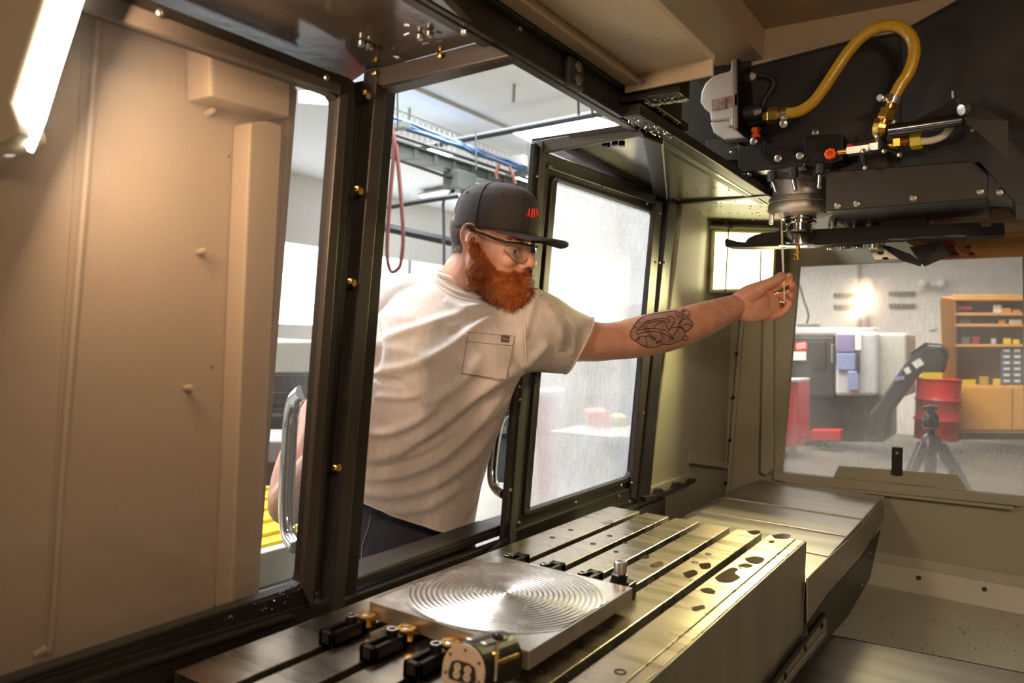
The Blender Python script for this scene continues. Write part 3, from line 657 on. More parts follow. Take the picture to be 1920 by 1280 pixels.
# round-ended gauge (tool setter) in the foreground
gz = ZT+.030
ga = thing('tool_setter_gauge', (-.512, .62, ZT), 'black round-ended gauge with a twin-window dial face in the foreground', 'gauge')
gc = atT(868, 1256, .838); ax = Vector((.06, -1, .16)).normalized()
gb = gc + Vector((0, 0, 0))
def roundD(c, ax, r, L, m, name, par, bevel=.001):
    ax = ax.normalized(); u = Vector((0, 0, 1)); u = (u-ax*u.dot(ax)).normalized(); v = u.cross(ax)
    pts = [c + r*(math.cos(a)*v + math.sin(a)*u) for a in [PI*k/16 for k in range(17)]] + [c - v*r*.98 - u*r*.62, c - v*r*.6 - u*r*.86, c + v*r*.6 - u*r*.86, c + v*r*.98 - u*r*.62]
    return obj(name, MB().prism(pts, -ax*L), m, par, bevel)
roundD(gc-ax*.002, ax, .0285, .085, M['oxide'], 'gauge_body', ga, .002)
dial = roundD(gc, ax, .0275, .003, mat('dial_face', (.50, .38, .29), .4), 'dial_face', ga)
u = (Vector((0, 0, 1))-ax*ax.z).normalized(); v = u.cross(ax)
fr = Matrix((v, u, ax)).transposed()
obj('dial_recess', MB().prism([gc+ax*.0012+fr@Vector((a, b, 0)) for a, b in [(-.016, -.012), (.016, -.012), (.018, -.006), (.015, .006), (.008, .009), (-.008, .009), (-.015, .006), (-.018, -.006)]], -ax*.001), M['rubber'], dial)
for s in (-1, 1):
    for dz in (-.006, .002):
        obj('numeral_ring', MB().lathe(gc+ax*.0013+fr@Vector((s*.0068, dz, 0)), ax, [(0, .0046), (.0006, .0044), (.0006, .0022), (0, .0020)], 14), mat('dial_print', (.52, .42, .33), .4), dial)
for a in (.6, 1.57, 2.5, -.35, 3.5):
    obj('rivet', MB().lathe(gc+fr@Vector((.0235*math.cos(a), .0235*math.sin(a)*.9, 0)), ax, [(0, .0018), (.0008, .0012), (.0008, 0)], 8), M['oxide'], dial)
obj('sleeve_band', MB().cbox(gc-ax*.045+u*.024, .030, .050, .008, fr @ Matrix.Rotation(PI/2, 3, 'X')), M['stainy'], ga, .002)
obj('brass_edge', MB().cbox(gc-ax*.045+u*.010+v*.0285, .003, .004, .055, fr), M['brass'], ga)
# stylus / pin beside it
stp = thing('stylus_pin', atT(930, 1270, .835), 'thin steel pin standing with a small ball head before the plate corner', 'pin')
P = [atT(928, 1275, .84), atT(930, 1232, .84), atT(933, 1195, .84)]
obj('shaft', MB().tube(P, .0022, 10), M['steel'], stp, sm=True)
obj('collar', MB().lathe(atT(929, 1229, .84), (0, 0, 1), [(-.003, .004), (.003, .004), (.004, .002)], 12), M['brass'], stp, sm=True)
obj('head', MB().ell(atT(933, 1193, .84), [Vector((.0075, 0, 0)), Vector((0, .005, 0)), Vector((0, 0, .004))], 14, 8), M['oxide'], stp, sm=True)

# ================================================================== SPINDLE HEAD AND TOOL CHANGER
YH = 2.05
hd = thing('spindle_head', (-.3, YH+.2, 1.7), 'large charcoal spindle head casting hanging at the upper right', 'machine head')
def hY(px, Y, th, name, m, par=hd, bevel=.002): return obj(name, slabY(px, Y, th), m, par, bevel)
# main side plate (left of the seam), then the plate that comes towards the camera
hY([(1403, 127), (1590, 80), (1686, 64), (1686, 235), (1686, 330), (1550, 332), (1440, 322), (1400, 290)], YH, .30, 'side_cover', M['head'])
s0 = atY(1686, 64, YH); s1 = atY(1686, 330, YH)
AN = Vector((.36, 1, 0))
obj('angled_cover', MB().prism([s0]+[atPl(x, y, s0, AN) for x, y in [(1800, 0), (1900, -60), (2420, -60), (2420, 470), (1905, 382), (1837, 303)]]+[s1], (0, .22, 0)), M['head'], hd, .002)
obj('cover_seam', MB().tube([atY(1686, 66, YH-.003), atY(1688, 238, YH-.003)], .0016, 6), M['rubber'], hd)
obj('edge_fold', MB().tube([atY(1404, 127, YH-.002), atY(1590, 79, YH-.002), s0+Vector((0, -.004, 0)), atPl(1800, 0, s0, AN), atPl(1850, -30, s0, AN)], .0035, 8), M['rubber'], hd, sm=True)
# dark lower magazine cover
obj('lower_cover', slabY([(1548, 322), (1826, 301), (1853, 326), (1852, 372), (1620, 391), (1548, 396)], YH-.06, .30), mat('black_lower_cover', (.022, .018, .016), .4, bump=.1, bscale=300), hd, .003)
q0 = atY(1853, 340, YH-.06)
obj('lower_cover_end', MB().prism([atPl(x, y, q0, AN*1.0) for x, y in [(1826, 301), (1912, 376), (1852, 373), (1853, 326)]], (0, .1, 0)), mat('black_cover_end', (.02, .017, .015), .4), hd, .002)
for x, y, t in [(1571, 386, 2.04), (1607, 382, 2.03), (1713, 371, 1.955), (1839, 359, 1.885), (1876, 360, 1.83), (1881, 343, 1.82)]:
    screw(hd, atY(x, y, YH-.062) if x < 1860 else atPl(x, y, q0-Vector((0, .003, 0)), AN), (0.02, -1, 0), .0085)
for x, y in [(1529, 248), (1672, 228)]: screw(hd, atY(x, y, YH-.001), (0, -1, 0), .009)
for x, y, t in [(1818, 230, 1.9), (1823, 243, 1.9)]: screw(hd, atPl(x, y, s0-Vector((0, .003, 0)), AN), (-.3, -1, 0), .006)
# front corner block + bracket plates
hY([(1323, 262), (1385, 262), (1385, 300), (1323, 300)], YH-.03, .2, 'grey_block', M['head'])
obj('wet_underside', MB().prism([atY(*q) for q in [(1324, 298, 2.02), (1385, 275, 2.02), (1470, 318, 2.12), (1450, 336, 2.16), (1385, 336, 2.16)]], (0, 0, .006)), mat('wet_olive_underside', (.22, .21, .14), .12, .3, bump=.4, bscale=30), hd)
hY([(1384, 275), (1430, 270), (1430, 290), (1448, 304), (1512, 297), (1512, 300), (1508, 312), (1384, 324)], YH-.07, .05, 'nozzle_bracket', mat('wet_black_bracket', (.02, .017, .015), .2))
hY([(1430, 262), (1470, 278), (1514, 294), (1512, 302), (1446, 305), (1430, 290)], YH-.085, .012, 'gusset_plate', M['oxide'])
hY([(1508, 255), (1580, 250), (1580, 300), (1560, 306), (1508, 306)], YH-.075, .08, 'nozzle_block', M['oxide'])
for x, y in [(1413, 265), (1459, 297), (1500, 292)]: screw(hd, atY(x, y, YH-.088), (0, -1, 0), .0095)
for x, y, yy in [(1372, 286, 2.0), (1405, 327, 2.0)]: screw(hd, atY(x, y, yy-.04), (0, -.3, -1), .006, M['steel'])
# coolant nozzles hanging under the bracket
for (x0, y0, x1, y1, x2, y2) in [(1448, 322, 1448, 338, 1456, 361), (1487, 314, 1487, 334, 1492, 357), (1539, 308, 1538, 326, 1536, 352)]:
    n_ = thing_n = obj('nozzle', MB().tube([atY(x0, y0, YH-.075), atY(x1, y1, YH-.075)], .0125, 12), M['rubber'], hd, sm=True)
    obj('nozzle_tip', MB().tube([atY(x1, y1, YH-.075), atY(x2, y2, YH-.085)], .0055, 10), M['steel'], n_, sm=True)
# orange plugs
obj('orange_plug', MB().lathe(atY(1558, 290, YH-.078), (0, -1, .1), [(0, .014), (.010, .014), (.012, .011), (.012, .006), (.004, .005)], 8), M['orange'], hd)
# spindle nose
SP = atT(1500, 380, 2.13)
def lt(z0, name, prof, m, par, n=40): return obj(name, MB().lathe((SP.x, SP.y, 0), (0, 0, 1), [(z, r) for z, r in prof], n), m, par, sm=True)
def zz(y): return atY(1500, y, SP.y).z
sp_ = obj('spindle_nose', MB().lathe((SP.x, SP.y, 0), (0, 0, 1), [(zz(318), .078), (zz(372), .078), (zz(374), .083), (zz(382), .085), (zz(383), .083), (zz(386), .085), (zz(398), .085), (zz(404), .078), (zz(405), .04)][::-1], 48), M['spin'], hd, sm=True)
ho = thing('tool_holder', (SP.x, SP.y, zz(455)), 'steel tool holder in the spindle gripping a gold coated end mill', 'tool')
obj('holder_body', MB().lathe((SP.x, SP.y, 0), (0, 0, 1), [(zz(404), .040), (zz(408), .046), (zz(411), .046), (zz(412), .040), (zz(415), .046), (zz(419), .046), (zz(420), .034), (zz(432), .034), (zz(433), .038), (zz(437), .049), (zz(438), .050), (zz(460), .050), (zz(462), .046), (zz(463), .014), (zz(464), 0)][::-1], 40), M['chrome'], ho, sm=True)
obj('drive_lug', MB().cbox((SP.x-.068, SP.y-.03, zz(411)), .012, .014, .03), M['steel'], ho, .002)
em = MB(); zt0, zt1 = zz(460), zz(486)
for k in range(2):
    pts = []
    for i in range(30):
        a = i/29*PI*2.2 + k*PI; z = zt0+(zt1-zt0)*(.25+.75*i/29); pts.append(Vector((SP.x+.0035*math.cos(a), SP.y+.0035*math.sin(a), z)))
    em.tube(pts, .0040, 8)
em.lathe((SP.x, SP.y, 0), (0, 0, 1), [(zt1, .0035), (zt0+(zt1-zt0)*.3, .0045), (zt0+(zt1-zt0)*.25, .0068), (zt0, .0068)], 16)
obj('end_mill', em, M['brass'], ho, sm=True)

# --- double-ended tool change arm and its shaft
ar = thing('tool_change_arm', atY(1590, 440, 2.12), 'long black double-ended tool change arm behind the spindle nose', 'arm')
def T(px, t, th, name, m, par, bevel=.002, d=None):
    return obj(name, MB().prism([atY(x, y, t) for x, y in px], d or Vector((0, th, 0))), m, par, bevel)
arm = [(1359, 450), (1363, 447), (1380, 452), (1397, 454), (1403, 446), (1416, 440), (1432, 436), (1470, 434), (1536, 429), (1652, 423), (1655, 410), (1735, 406), (1740, 421), (1838, 417), (1841, 425), (1858, 424), (1858, 418), (1883, 418), (1883, 440), (1868, 441), (1720, 445), (1640, 450), (1540, 459), (1400, 463), (1360, 462)]
arm_t = [(x, y, 2.205) for x, y in arm]
vs = [atY(x, y, t) for x, y, t in arm_t]
obj('arm_bar', MB().prism(vs, (0, .07, 0)), mat('black_arm', (.012, .010, .009), .7, spec=.3), ar)
hub = atY(1608, 440, 2.33)
def zh(y): return atY(1608, y, hub.y).z
obj('hub', MB().lathe((hub.x, hub.y, 0), (0, 0, 1), [(zh(396), .070), (zh(404), .078), (zh(414), .078), (zh(418), .060), (zh(428), .030), (zh(430), .030)][::-1], 36), mat('dark_steel', (.08, .075, .07), .25, .9), ar, sm=True)
for dx, y0, y1, r in [(-.062, 418, 470, .012), (-.035, 440, 470, .009), (.0, 418, 470, .028), (.05, 418, 470, .014)]:
    obj('pin', MB().lathe((hub.x+dx, hub.y-.03, 0), (0, 0, 1), [(zh(y1), r*.9), (zh(y1-2), r), (zh(y0), r)], 18), M['chrome'], ar, sm=True)
for x in (1536, 1560, 1648, 1700): pass
for x, y, rx in [(1688, 448, .030), (1738, 445, .032), (1790, 442, .028)]:
    obj('pocket_hole', MB().ell(atY(x, y, 2.199), [Vector((rx, 0, 0)), Vector((0, .02, 0)), Vector((0, 0, .0015))], 16, 6), M['oxide'], ar)

# --- carousel shroud strips to the right under the head
sh = thing('tool_magazine_shroud', atY(1780, 420, 2.25), 'tan magazine shroud with a red primer patch under the spindle head', 'shroud')
T([(1560, 396), (1652, 388), (1850, 374), (1990, 360), (1990, 430), (1740, 440), (1650, 425), (1560, 425)], 2.46, .03, 'shroud_sheet', M['tan'], sh)
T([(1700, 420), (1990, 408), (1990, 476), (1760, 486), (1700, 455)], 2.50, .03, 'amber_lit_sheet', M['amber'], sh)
T([(1739, 381), (1784, 379), (1785, 417), (1752, 419), (1739, 412)], 2.445, .01, 'red_patch', M['pink'], sh)
T([(1784, 396), (1990, 384), (1990, 410), (1784, 416)], 2.44, .015, 'shroud_strip', M['tan'], sh)
T([(1620, 455), (1655, 450), (1660, 460), (1690, 486), (1640, 488)], 2.42, .02, 'speckled_plate', M['stain'], sh)
T([(1700, 447), (1784, 442), (1800, 470), (1822, 480), (1780, 484), (1740, 458)], 2.42, .01, 'red_plate', M['pink'], sh)
for x, y in [(1778, 407), (1748, 413), (1820, 397), (1783, 462), (1790, 475), (1810, 448), (1815, 463), (1822, 476), (1650, 474), (1660, 484)]:
    obj('oval_hole', MB().ell(atY(x, y, 2.432 if y < 430 else 2.41), [RT*.009, UP*.0035, FW*.003], 12, 6), M['rubber'], sh)
# chip brushes
for lab, px in (('black bristle chip brush slanting down left below the tool arm', [(1648, 459), (1668, 461), (1706, 476), (1728, 492), (1725, 499), (1690, 488)]),
                ('black bristle chip brush slanting right below the tool arm', [(1705, 463), (1764, 452), (1782, 478), (1733, 499), (1722, 487)])):
    br = thing('chip_brush', atY(px[0][0], px[0][1], 2.36), lab, 'brush', 'chip brushes below the tool arm')
    T(px, 2.36, .012, 'brush_pad', M['rubber'], br, .001)
    ln = MB()
    a, b, c, d = [Vector((*p, 0)) for p in (px[0], px[1 if len(px) == 5 else 2], px[3 if len(px) == 5 else 3], px[-1])]
    for k in range(14):
        f = (k+.5)/14; q0 = a.lerp(d, f); q1 = b.lerp(c, f); ln.tube([atY(q0.x, q0.y, 2.357), atY(q1.x, q1.y, 2.357)], .0012, 5)
    o = obj('bristles', ln, mat('bristle', (.04, .037, .035), .4), br); o['kind'] = 'stuff'

# --- grey actuator housing with back plate
mo = thing('coolant_actuator', atY(1360, 190, 2.0), 'light grey cast actuator housing with brown stickers left of the yellow hose', 'actuator')
T([(1312, 190), (1314, 172), (1322, 155), (1334, 143), (1349, 137), (1369, 132), (1369, 112), (1379, 110), (1379, 238), (1368, 240), (1368, 224), (1332, 228), (1330, 212), (1320, 203)], 1.98, .07, 'housing', M['motor'], mo, .006)
T([(1331, 229), (1368, 224), (1378, 240), (1396, 258), (1358, 262), (1338, 249)], 1.985, .05, 'lower_housing', M['motor'], mo, .004)
obj('back_plate', MB().prism([atY(*q) for q in [(1379, 110, 1.97), (1406, 128, 2.06), (1414, 262, 2.06), (1379, 238, 1.97)]], RT*.008), M['oxide'], mo, .001)
obj('plate_edge', MB().prism([atY(*q) for q in [(1377, 110, 1.965), (1381, 110, 1.965), (1383, 240, 1.965), (1378, 240, 1.965)]], FW*.01), mat('plate_edge_paint', (.16, .11, .08), .4), mo)
T([(1334, 187), (1361, 181), (1361, 203), (1335, 207)], 1.977, .002, 'brown_sticker', M['sticker'], mo, 0)
T([(1363, 181), (1382, 176), (1382, 197), (1364, 201)], 1.965, .002, 'brown_sticker', M['sticker'], mo, 0)
for x, y in [(1366, 119), (1368, 237)]: screw(mo, atY(x, y, 1.975), (0, -1, 0), .004)
obj('cable_gland', MB().lathe(atY(1402, 145, 2.05), RT, [(0, .011), (.008, .013), (.02, .013), (.024, .009), (.03, .009)], 12), M['motor'], mo, sm=True)
obj('cable', MB().tube(smooth([atY(*q, 2.04) for q in [(1422, 141), (1440, 143), (1451, 153), (1445, 170), (1434, 186), (1428, 205)]], 5), .0075, 10), M['rubber'], mo, sm=True)
obj('valve_body', MB().tube([atY(1396, 213, 2.01), atY(1428, 209, 2.01)], .020, 14), M['rubber'], mo, .002)
T([(1392, 206), (1430, 200), (1430, 232), (1394, 236)], 2.02, .03, 'valve_block', M['oxide'], mo, .003)
T([(1412, 207), (1428, 203), (1427, 213), (1414, 217)], 1.985, .001, 'worn_label', mat('worn_label', (.35, .25, .2), .5, col2=(.05, .04, .03), vscale=200), mo, 0)
obj('orange_fitting', MB().lathe(atY(1417, 240, 2.01), -UP, [(0, .0125), (.010, .012), (.012, .008), (.016, .008), (.020, .013), (.026, .011), (.026, 0)], 12), M['orange'], mo, sm=True)

# --- yellow hose from actuator to the manifold
hs = thing('coolant_hose', atY(1560, 60, 1.95), 'thick yellow braided coolant hose looping up from actuator to brass elbow', 'hose')
path = [(1476, 213), (1500, 208), (1524, 192), (1545, 165), (1566, 133), (1590, 98), (1618, 68), (1650, 51), (1684, 50), (1708, 70), (1714, 100), (1704, 135), (1688, 160), (1674, 186)]
obj('hose', MB().tube(smooth([atY(x, y, 1.93) for x, y in path], 7), .0135, 16), M['hose'], hs, sm=True)
def hexfit(p, ax, r, L, name, m, par): return obj(name, MB().lathe(p, ax, [(0, r*.9), (.002, r), (L-.002, r), (L, r*.9), (L, 0)], 6), m, par)
a0, a1 = atY(1432, 219, 1.94), atY(1476, 213, 1.94); ax = (a1-a0).normalized()
obj('barb', MB().tube([a0, a1], .011, 12), M['brass'], hs, sm=True)
hexfit(a0+ax*.012, ax, .020, .026, 'hex_nut', M['brass'], hs)
c1 = obj('hose_clamp', MB().lathe(a1-ax*.014, ax, [(0, .0165), (.001, .0175), (.019, .0175), (.020, .0165)], 20), M['chrome'], hs, sm=True)
obj('clamp_screw', MB().lathe(atY(1470, 232, 1.93), Vector((.2, -1, -.2)), [(0, .010), (.012, .010), (.014, .007), (.014, 0)], 12), M['steel'], c1, sm=True)
b0, b1 = atY(1676, 180, 1.93), atY(1655, 232, 1.93); ax = (b1-b0).normalized()
obj('barb', MB().tube([b0, b1], .011, 12), M['brass'], hs, sm=True)
hexfit(b0+ax*.030, ax, .019, .024, 'hex_nut', M['brass'], hs)
c1 = obj('hose_clamp', MB().lathe(b0, ax, [(0, .0165), (.001, .0175), (.017, .0175), (.018, .0165)], 20), M['chrome'], hs, sm=True)
obj('clamp_screw', MB().lathe(atY(1657, 185, 1.925), Vector((-.5, -1, 0)), [(0, .009), (.014, .009), (.016, .007), (.016, 0)], 12), M['steel'], c1, sm=True)
# --- manifold: elbow, ball valve, fittings, milky tube
mf = thing('coolant_manifold', atY(1650, 265, 1.95), 'row of brass fittings and a steel ball valve under the hose elbow', 'valve')
obj('elbow', MB().limb([atY(1655, 228, 1.94), atY(1650, 243, 1.94), atY(1652, 262, 1.96)], [.019, .019, .011], 8), M['brass'], mf, .001)
l0, l1 = atY(1572, 285, 1.97), atY(1722, 265, 1.95); ax = (l1-l0).normalized()
obj('through_pipe', MB().tube([l0, l1], .0085, 10), M['brass'], mf, sm=True)
hexfit(atY(1590, 282, 1.965), ax, .0155, .052, 'valve_hex', M['steel'], mf)
hexfit(atY(1632, 275, 1.96), ax, .016, .030, 'valve_hex', M['steel'], mf)
hexfit(atY(1676, 267, 1.955), ax, .017, .018, 'hex_nut', M['brass'], mf)
obj('threads', MB().lathe(atY(1690, 266, 1.95), ax, [(i*.0012, .0115 if i % 2 else .0135) for i in range(16)], 14), M['brass'], mf, sm=True)
hexfit(atY(1708, 266, 1.95), ax, .018, .024, 'hex_nut', mat('yellow_nut', (.62, .5, .02), .35), mf)
obj('red_seal', MB().lathe(atY(1589, 274, 1.955), ax, [(0, .005), (.012, .005)], 8), M['redp'], mf)
obj('milky_tube', MB().tube(smooth([atY(*q, 1.94) for q in [(1727, 265), (1748, 263), (1768, 255), (1780, 242), (1786, 230)]], 5), .0085, 12), M['whtube'], mf, sm=True)
obj('valve_stem', MB().tube([atY(1654, 262, 1.95), atY(1655, 283, 1.94)], .010, 10), M['rubber'], mf, sm=True)
for pts in ([(1655, 280), (1640, 290), (1622, 298)], [(1655, 280), (1672, 282), (1686, 290)], [(1616, 286), (1618, 300), (1621, 314)]):
    obj('lever', MB().tube(smooth([atY(*q, 1.93) for q in pts], 3), .006, 8), M['oxide'], mf, sm=True)
for x, y in [(1617, 284), (1621, 315), (1656, 284), (1643, 256), (1685, 291)]: obj('nut', MB().lathe(atY(x, y, 1.925), -FW, [(0, .006), (.006, .006), (.007, .003), (.007, 0)], 8), M['steel'], mf)
# knock-out bar bracket
kb = thing('rod_bracket', atY(1740, 235, 1.9), 'dark steel rod held by a triangular bracket beside the brass elbow', 'bracket')
obj('rod', MB().tube([atY(1668, 244, 1.90), atY(1806, 224, 1.88)], .0135, 14), mat('blued_rod', (.12, .13, .15), .2, 1), kb, sm=True)
obj('bracket_plate', MB().prism([atY(*q) for q in [(1702, 232, 1.93), (1792, 186, 1.9), (1800, 182, 1.89), (1806, 222, 1.88), (1762, 228, 1.91)]], (0, .006, 0)), mat('dark_bracket', (.06, .055, .05), .22, .7), kb, .001)
obj('bracket_wing', MB().prism([atY(*q) for q in [(1800, 182, 1.89), (1890, 226, 1.88), (1890, 300, 1.88), (1806, 222, 1.88)]], (0, .004, 0)), M['head'], kb)
obj('bolt', MB().lathe(atY(1812, 203, 1.87), Vector((-.6, -.6, -.3)), [(0, .012), (.014, .012), (.015, .009), (.015, 0)], 12), M['steel'], kb, sm=True)
obj('pin', MB().tube([atY(1787, 184, 1.88), atY(1786, 171, 1.88)], .003, 8), M['steel'], kb)

# ================================================================== THE WORKSHOP OUTSIDE
ZCE = 3.52; XS = -9.0; YS = 13.0; YB = -6; XE = 8
ws = sgroup('floor', (-3, 4, 0)); obj('concrete_slab', MB().box((XS, YB, -.1), (XE, YS, 0)), M['floor'], ws)
cs = sgroup('ceiling_shop', (-3, 4, ZCE)); obj('ceiling_deck', MB().box((XS, YB, ZCE), (XE, YS, ZCE+.1)), M['ceil'], cs)
struct('wall_end', MB().box((XS, YS, 0), (XE, YS+.1, ZCE)), M['shopwall'])
wsd = sgroup('wall_side', (XS, 3, 1.7))
obj('wall_sheet', MB().box((XS-.1, YB, 0), (XS, YS, 1.3)), M['shopwall'], wsd)
obj('wall_sheet', MB().box((XS-.1, YB, 2.5), (XS, YS, ZCE)), M['shopwall'], wsd)
wn = sgroup('window_2', (XS, 5, 1.9))
obj('daylight_pane', MB().box((XS-.09, YB, 1.3), (XS-.07, YS, 2.5)), M['sky'], wn)
for y in [-2.4, -.6, 1.2, 3.0, 4.8, 6.6, 8.4, 10.2]: obj('mullion', MB().box((XS-.05, y-.05, 1.3), (XS+.02, y+.05, 2.5)), M['grey'], wn)
struct('wall_back_shop', MB().box((XS, YB-.1, 0), (XE, YB, ZCE)), M['shopwall'])
struct('wall_right_shop', MB().box((XE, YB, 0), (XE+.1, YS, ZCE)), M['shopwall'])
# outer shell of the machine, light grey (for any view from the side)
ms = sgroup('wall_outer', (0, 1, 1))
obj('outer_sheet', MB().box((-1.0, 2.9, .0), (1.6, 2.92, .36)), M['grey'], ms)

def zc_(x, y, d=0): return atZ(x, y, ZCE-d)
def tubeZ(name, pts, d, r, m, lab, cat, grp=None, n=8):
    P_ = [zc_(x, y, d) for x, y in pts]
    o = obj(name, MB().tube(P_ if len(P_) < 3 else smooth(P_, 5), r, n), m, sm=True); return tag(o, lab, cat, grp)
# ceiling lights: frame and diffuser
def clight(px, lab, d=.0):
    P_ = [zc_(x, y, d) for x, y in px]; c = sum(P_, Vector())/4
    t = thing('ceiling_light', c, lab, 'lamp', 'ceiling lights of the workshop')
    obj('light_frame', MB().prism([c+(p-c)*1.04+Vector((0, 0, -.004)) for p in P_], (0, 0, .04)), M['grid'], t)
    obj('diffuser', MB().prism([c+(p-c)*.98+Vector((0, 0, -.012)) for p in P_], (0, 0, .02)), M['lamp'], t)
clight([(958, 247), (1112, 216), (1162, 232), (1002, 268)], 'large rectangular ceiling light above the right door')
clight([(778, 280), (814, 274), (858, 288), (822, 298)], 'small ceiling light seen between the black pipe and the grey duct')
clight([(786, 366), (862, 352), (880, 362), (800, 378)], 'ceiling light strip just behind the hanging grey box', .1)
clight([(945, 334), (990, 330), (1010, 342), (965, 350)], 'ceiling light partly behind the right end of the duct and the cap', .05)
clight([(560, 170), (640, 160), (640, 196), (560, 190)], 'ceiling light seen through the top of the left door glass')
clight([(540, 442), (640, 420), (640, 520), (530, 545)], 'ceiling light seen low through the left door glass') if False else None
# grid bars of the suspended ceiling
gb_ = sgroup('trim_4', (-4, 5, ZCE))
for a, b in [((762, 155), (955, 239)), ((700, 262), (890, 340)), ((1000, 100), (1250, 160))]:
    p, q_ = zc_(*a), zc_(*b); obj('grid_bar', MB().tube([p+Vector((0, 0, -.01)), q_+Vector((0, 0, -.01))], .022, 4), M['grid'], gb_)
for x, y in [(964, 158), (768, 203)]: p = zc_(x, y); obj('ceiling_hook', MB().tube([p, p+Vector((0, 0, -.16))], .014, 6), M['grid'], gb_)
# pipes
tubeZ('black_pipe', [(1230, 192), (640, 305)], .22, .034, M['pipe'], 'thick black pipe crossing under the ceiling toward the large light', 'pipe')
tubeZ('black_pipe', [(640, 219), (1100, 372)], .35, .018, M['pipe'], 'thin black pipe running along between blue cables and grey duct', 'pipe')
tubeZ('black_pipe', [(640, 262), (1010, 392)], .40, .020, M['pipe'], 'thin black pipe running just below the grey duct', 'pipe')
# blue cable tray
tray = thing('cable_tray', zc_(850, 275, .3), 'wire cable tray full of blue cables under the ceiling', 'tray')
random.seed(11)
a, b = zc_(640, 192, .32), zc_(1060, 348, .32)
for k in range(7):
    o_ = Vector((random.uniform(-.05, .05), random.uniform(-.05, .05), random.uniform(-.03, .03)))
    obj('blue_cable', MB().tube([a.lerp(b, i/14)+o_+Vector((random.uniform(-.012, .012), 0, random.uniform(-.015, .015))) for i in range(15)], .022, 6), M['blue'], tray, sm=True)
wi = MB()
dr = (b-a).normalized(); sd_ = dr.cross(Vector((0, 0, 1)))
for hgt in (.03, .10, .17): wi.tube([a-sd_*.12+Vector((0, 0, hgt)), b-sd_*.12+Vector((0, 0, hgt))], .005, 4)
for k in range(46):
    p = a.lerp(b, k/45)-sd_*.12; wi.tube([p-Vector((0, 0, .04)), p+Vector((0, 0, .17))], .004, 4)
o = obj('wire_mesh', wi, M['grid'], tray); o['kind'] = 'stuff'
for k, (x, y) in enumerate([(745, 237), (985, 325)]):
    obj('tray_clip', MB().cbox(zc_(x, y, .40), .24, .10, .05), M['duct'], tray)
obj('connector', MB().cbox(zc_(975, 302, .22), .16, .12, .12), M['white'], tray, .01)
# busbar duct with box
du = thing('power_duct', zc_(850, 310, .45), 'long grey-green power duct running under the ceiling behind the cap', 'duct')
a, b = zc_(640, 248, .45), zc_(1040, 372, .45)
dr = (b-a).normalized(); sdv = dr.cross(Vector((0, 0, 1))).normalized(); FM = Matrix((dr, sdv, Vector((0, 0, 1)))).transposed()
obj('duct_channel', MB().cbox((a+b)/2, (b-a).length, .14, .10, FM), M['duct'], du, .008)
obj('duct_flange', MB().cbox((a+b)/2+Vector((0, 0, .055)), (b-a).length, .20, .012, FM), M['duct'], du)
obj('duct_flange', MB().cbox((a+b)/2-Vector((0, 0, .055)), (b-a).length, .20, .012, FM), M['duct'], du)
for k in range(2, 12):
    p = a.lerp(b, k/12); obj('duct_joint', MB().cbox(p, .06, .17, .13, FM), M['duct'], du, .006)
bx = thing('junction_box', zc_(862, 340, .62), 'square grey switch box hanging from the grey-green duct', 'box')
P_ = [zc_(*q, .55) for q in [(836, 322), (862, 332), (889, 322), (862, 314)]]
c_ = atT(862, 341, (zc_(862, 341, .62)-CAM).dot(FW))
obj('box_body', MB().cbox(c_, .30, .22, .20, FM), M['duct'], bx, .01)
obj('box_lid', MB().cbox(c_-sdv*.115, .27, .012, .17, FM), M['duct'], bx, .004)
for s in (-.03, .03): obj('knockout', MB().lathe(c_+sdv*-.122+dr*.07+Vector((0, 0, s)), -sdv, [(0, .018), (.004, .018), (.004, 0)], 10), M['grey'], bx)
obj('side_handle', MB().tube([c_-dr*.15+Vector((0, 0, .02)), c_-dr*.25+Vector((0, 0, .02))], .02, 8), M['pipe'], bx)
for dx in (-.1, .05, .12): obj('cable_gland', MB().tube([c_+dr*dx-Vector((0, 0, .10)), c_+dr*dx-Vector((0, 0, .14))], .016, 8), M['pipe'], bx)
# hanging cords and rods
def hang(name, pts, t, r, m, lab, cat, grp=None):
    o = obj(name, MB().tube(smooth([atT(x, y, t) for x, y in pts], 6), r, 8), m, sm=True); return tag(o, lab, cat, grp)
obj('cord', MB().tube(smooth([c_-dr*.12-Vector((0, 0, .12))]+[atT(x, y, (c_-CAM).dot(FW)) for x, y in [(832, 376), (832, 420), (833, 540)]], 6), .016, 8), M['pipe'], bx, sm=True)
hang('air_hose', [(731, 228), (739, 262), (738, 290), (732, 360), (727, 430), (726, 480), (733, 508), (745, 505), (752, 490), (756, 440), (751, 360), (745, 295), (742, 270)], 6.6, .018, M['hosered'], 'red air hose hanging in a long loop left of the man', 'hose')
hang('air_hose', [(935, 306), (931, 325), (932, 335)], 7.5, .016, M['hosered'], 'short red hose hanging from blue cables, left one of two', 'hose')
hang('air_hose', [(955, 312), (963, 332), (967, 345)], 7.5, .016, M['hosered'], 'short red hose hanging from blue cables, right one of two', 'hose')
hang('black_pipe', [(724, 388), (780, 378), (860, 366)], 7.6, .03, M['pipe'], 'black pipe below the ceiling lights beside the red hose', 'pipe')
hang('black_pipe', [(620, 410), (720, 426), (860, 456)], 8.6, .05, M['pipe'], 'thick black pipe low on the wall behind the red hose loop', 'pipe')
obj_r = MB()
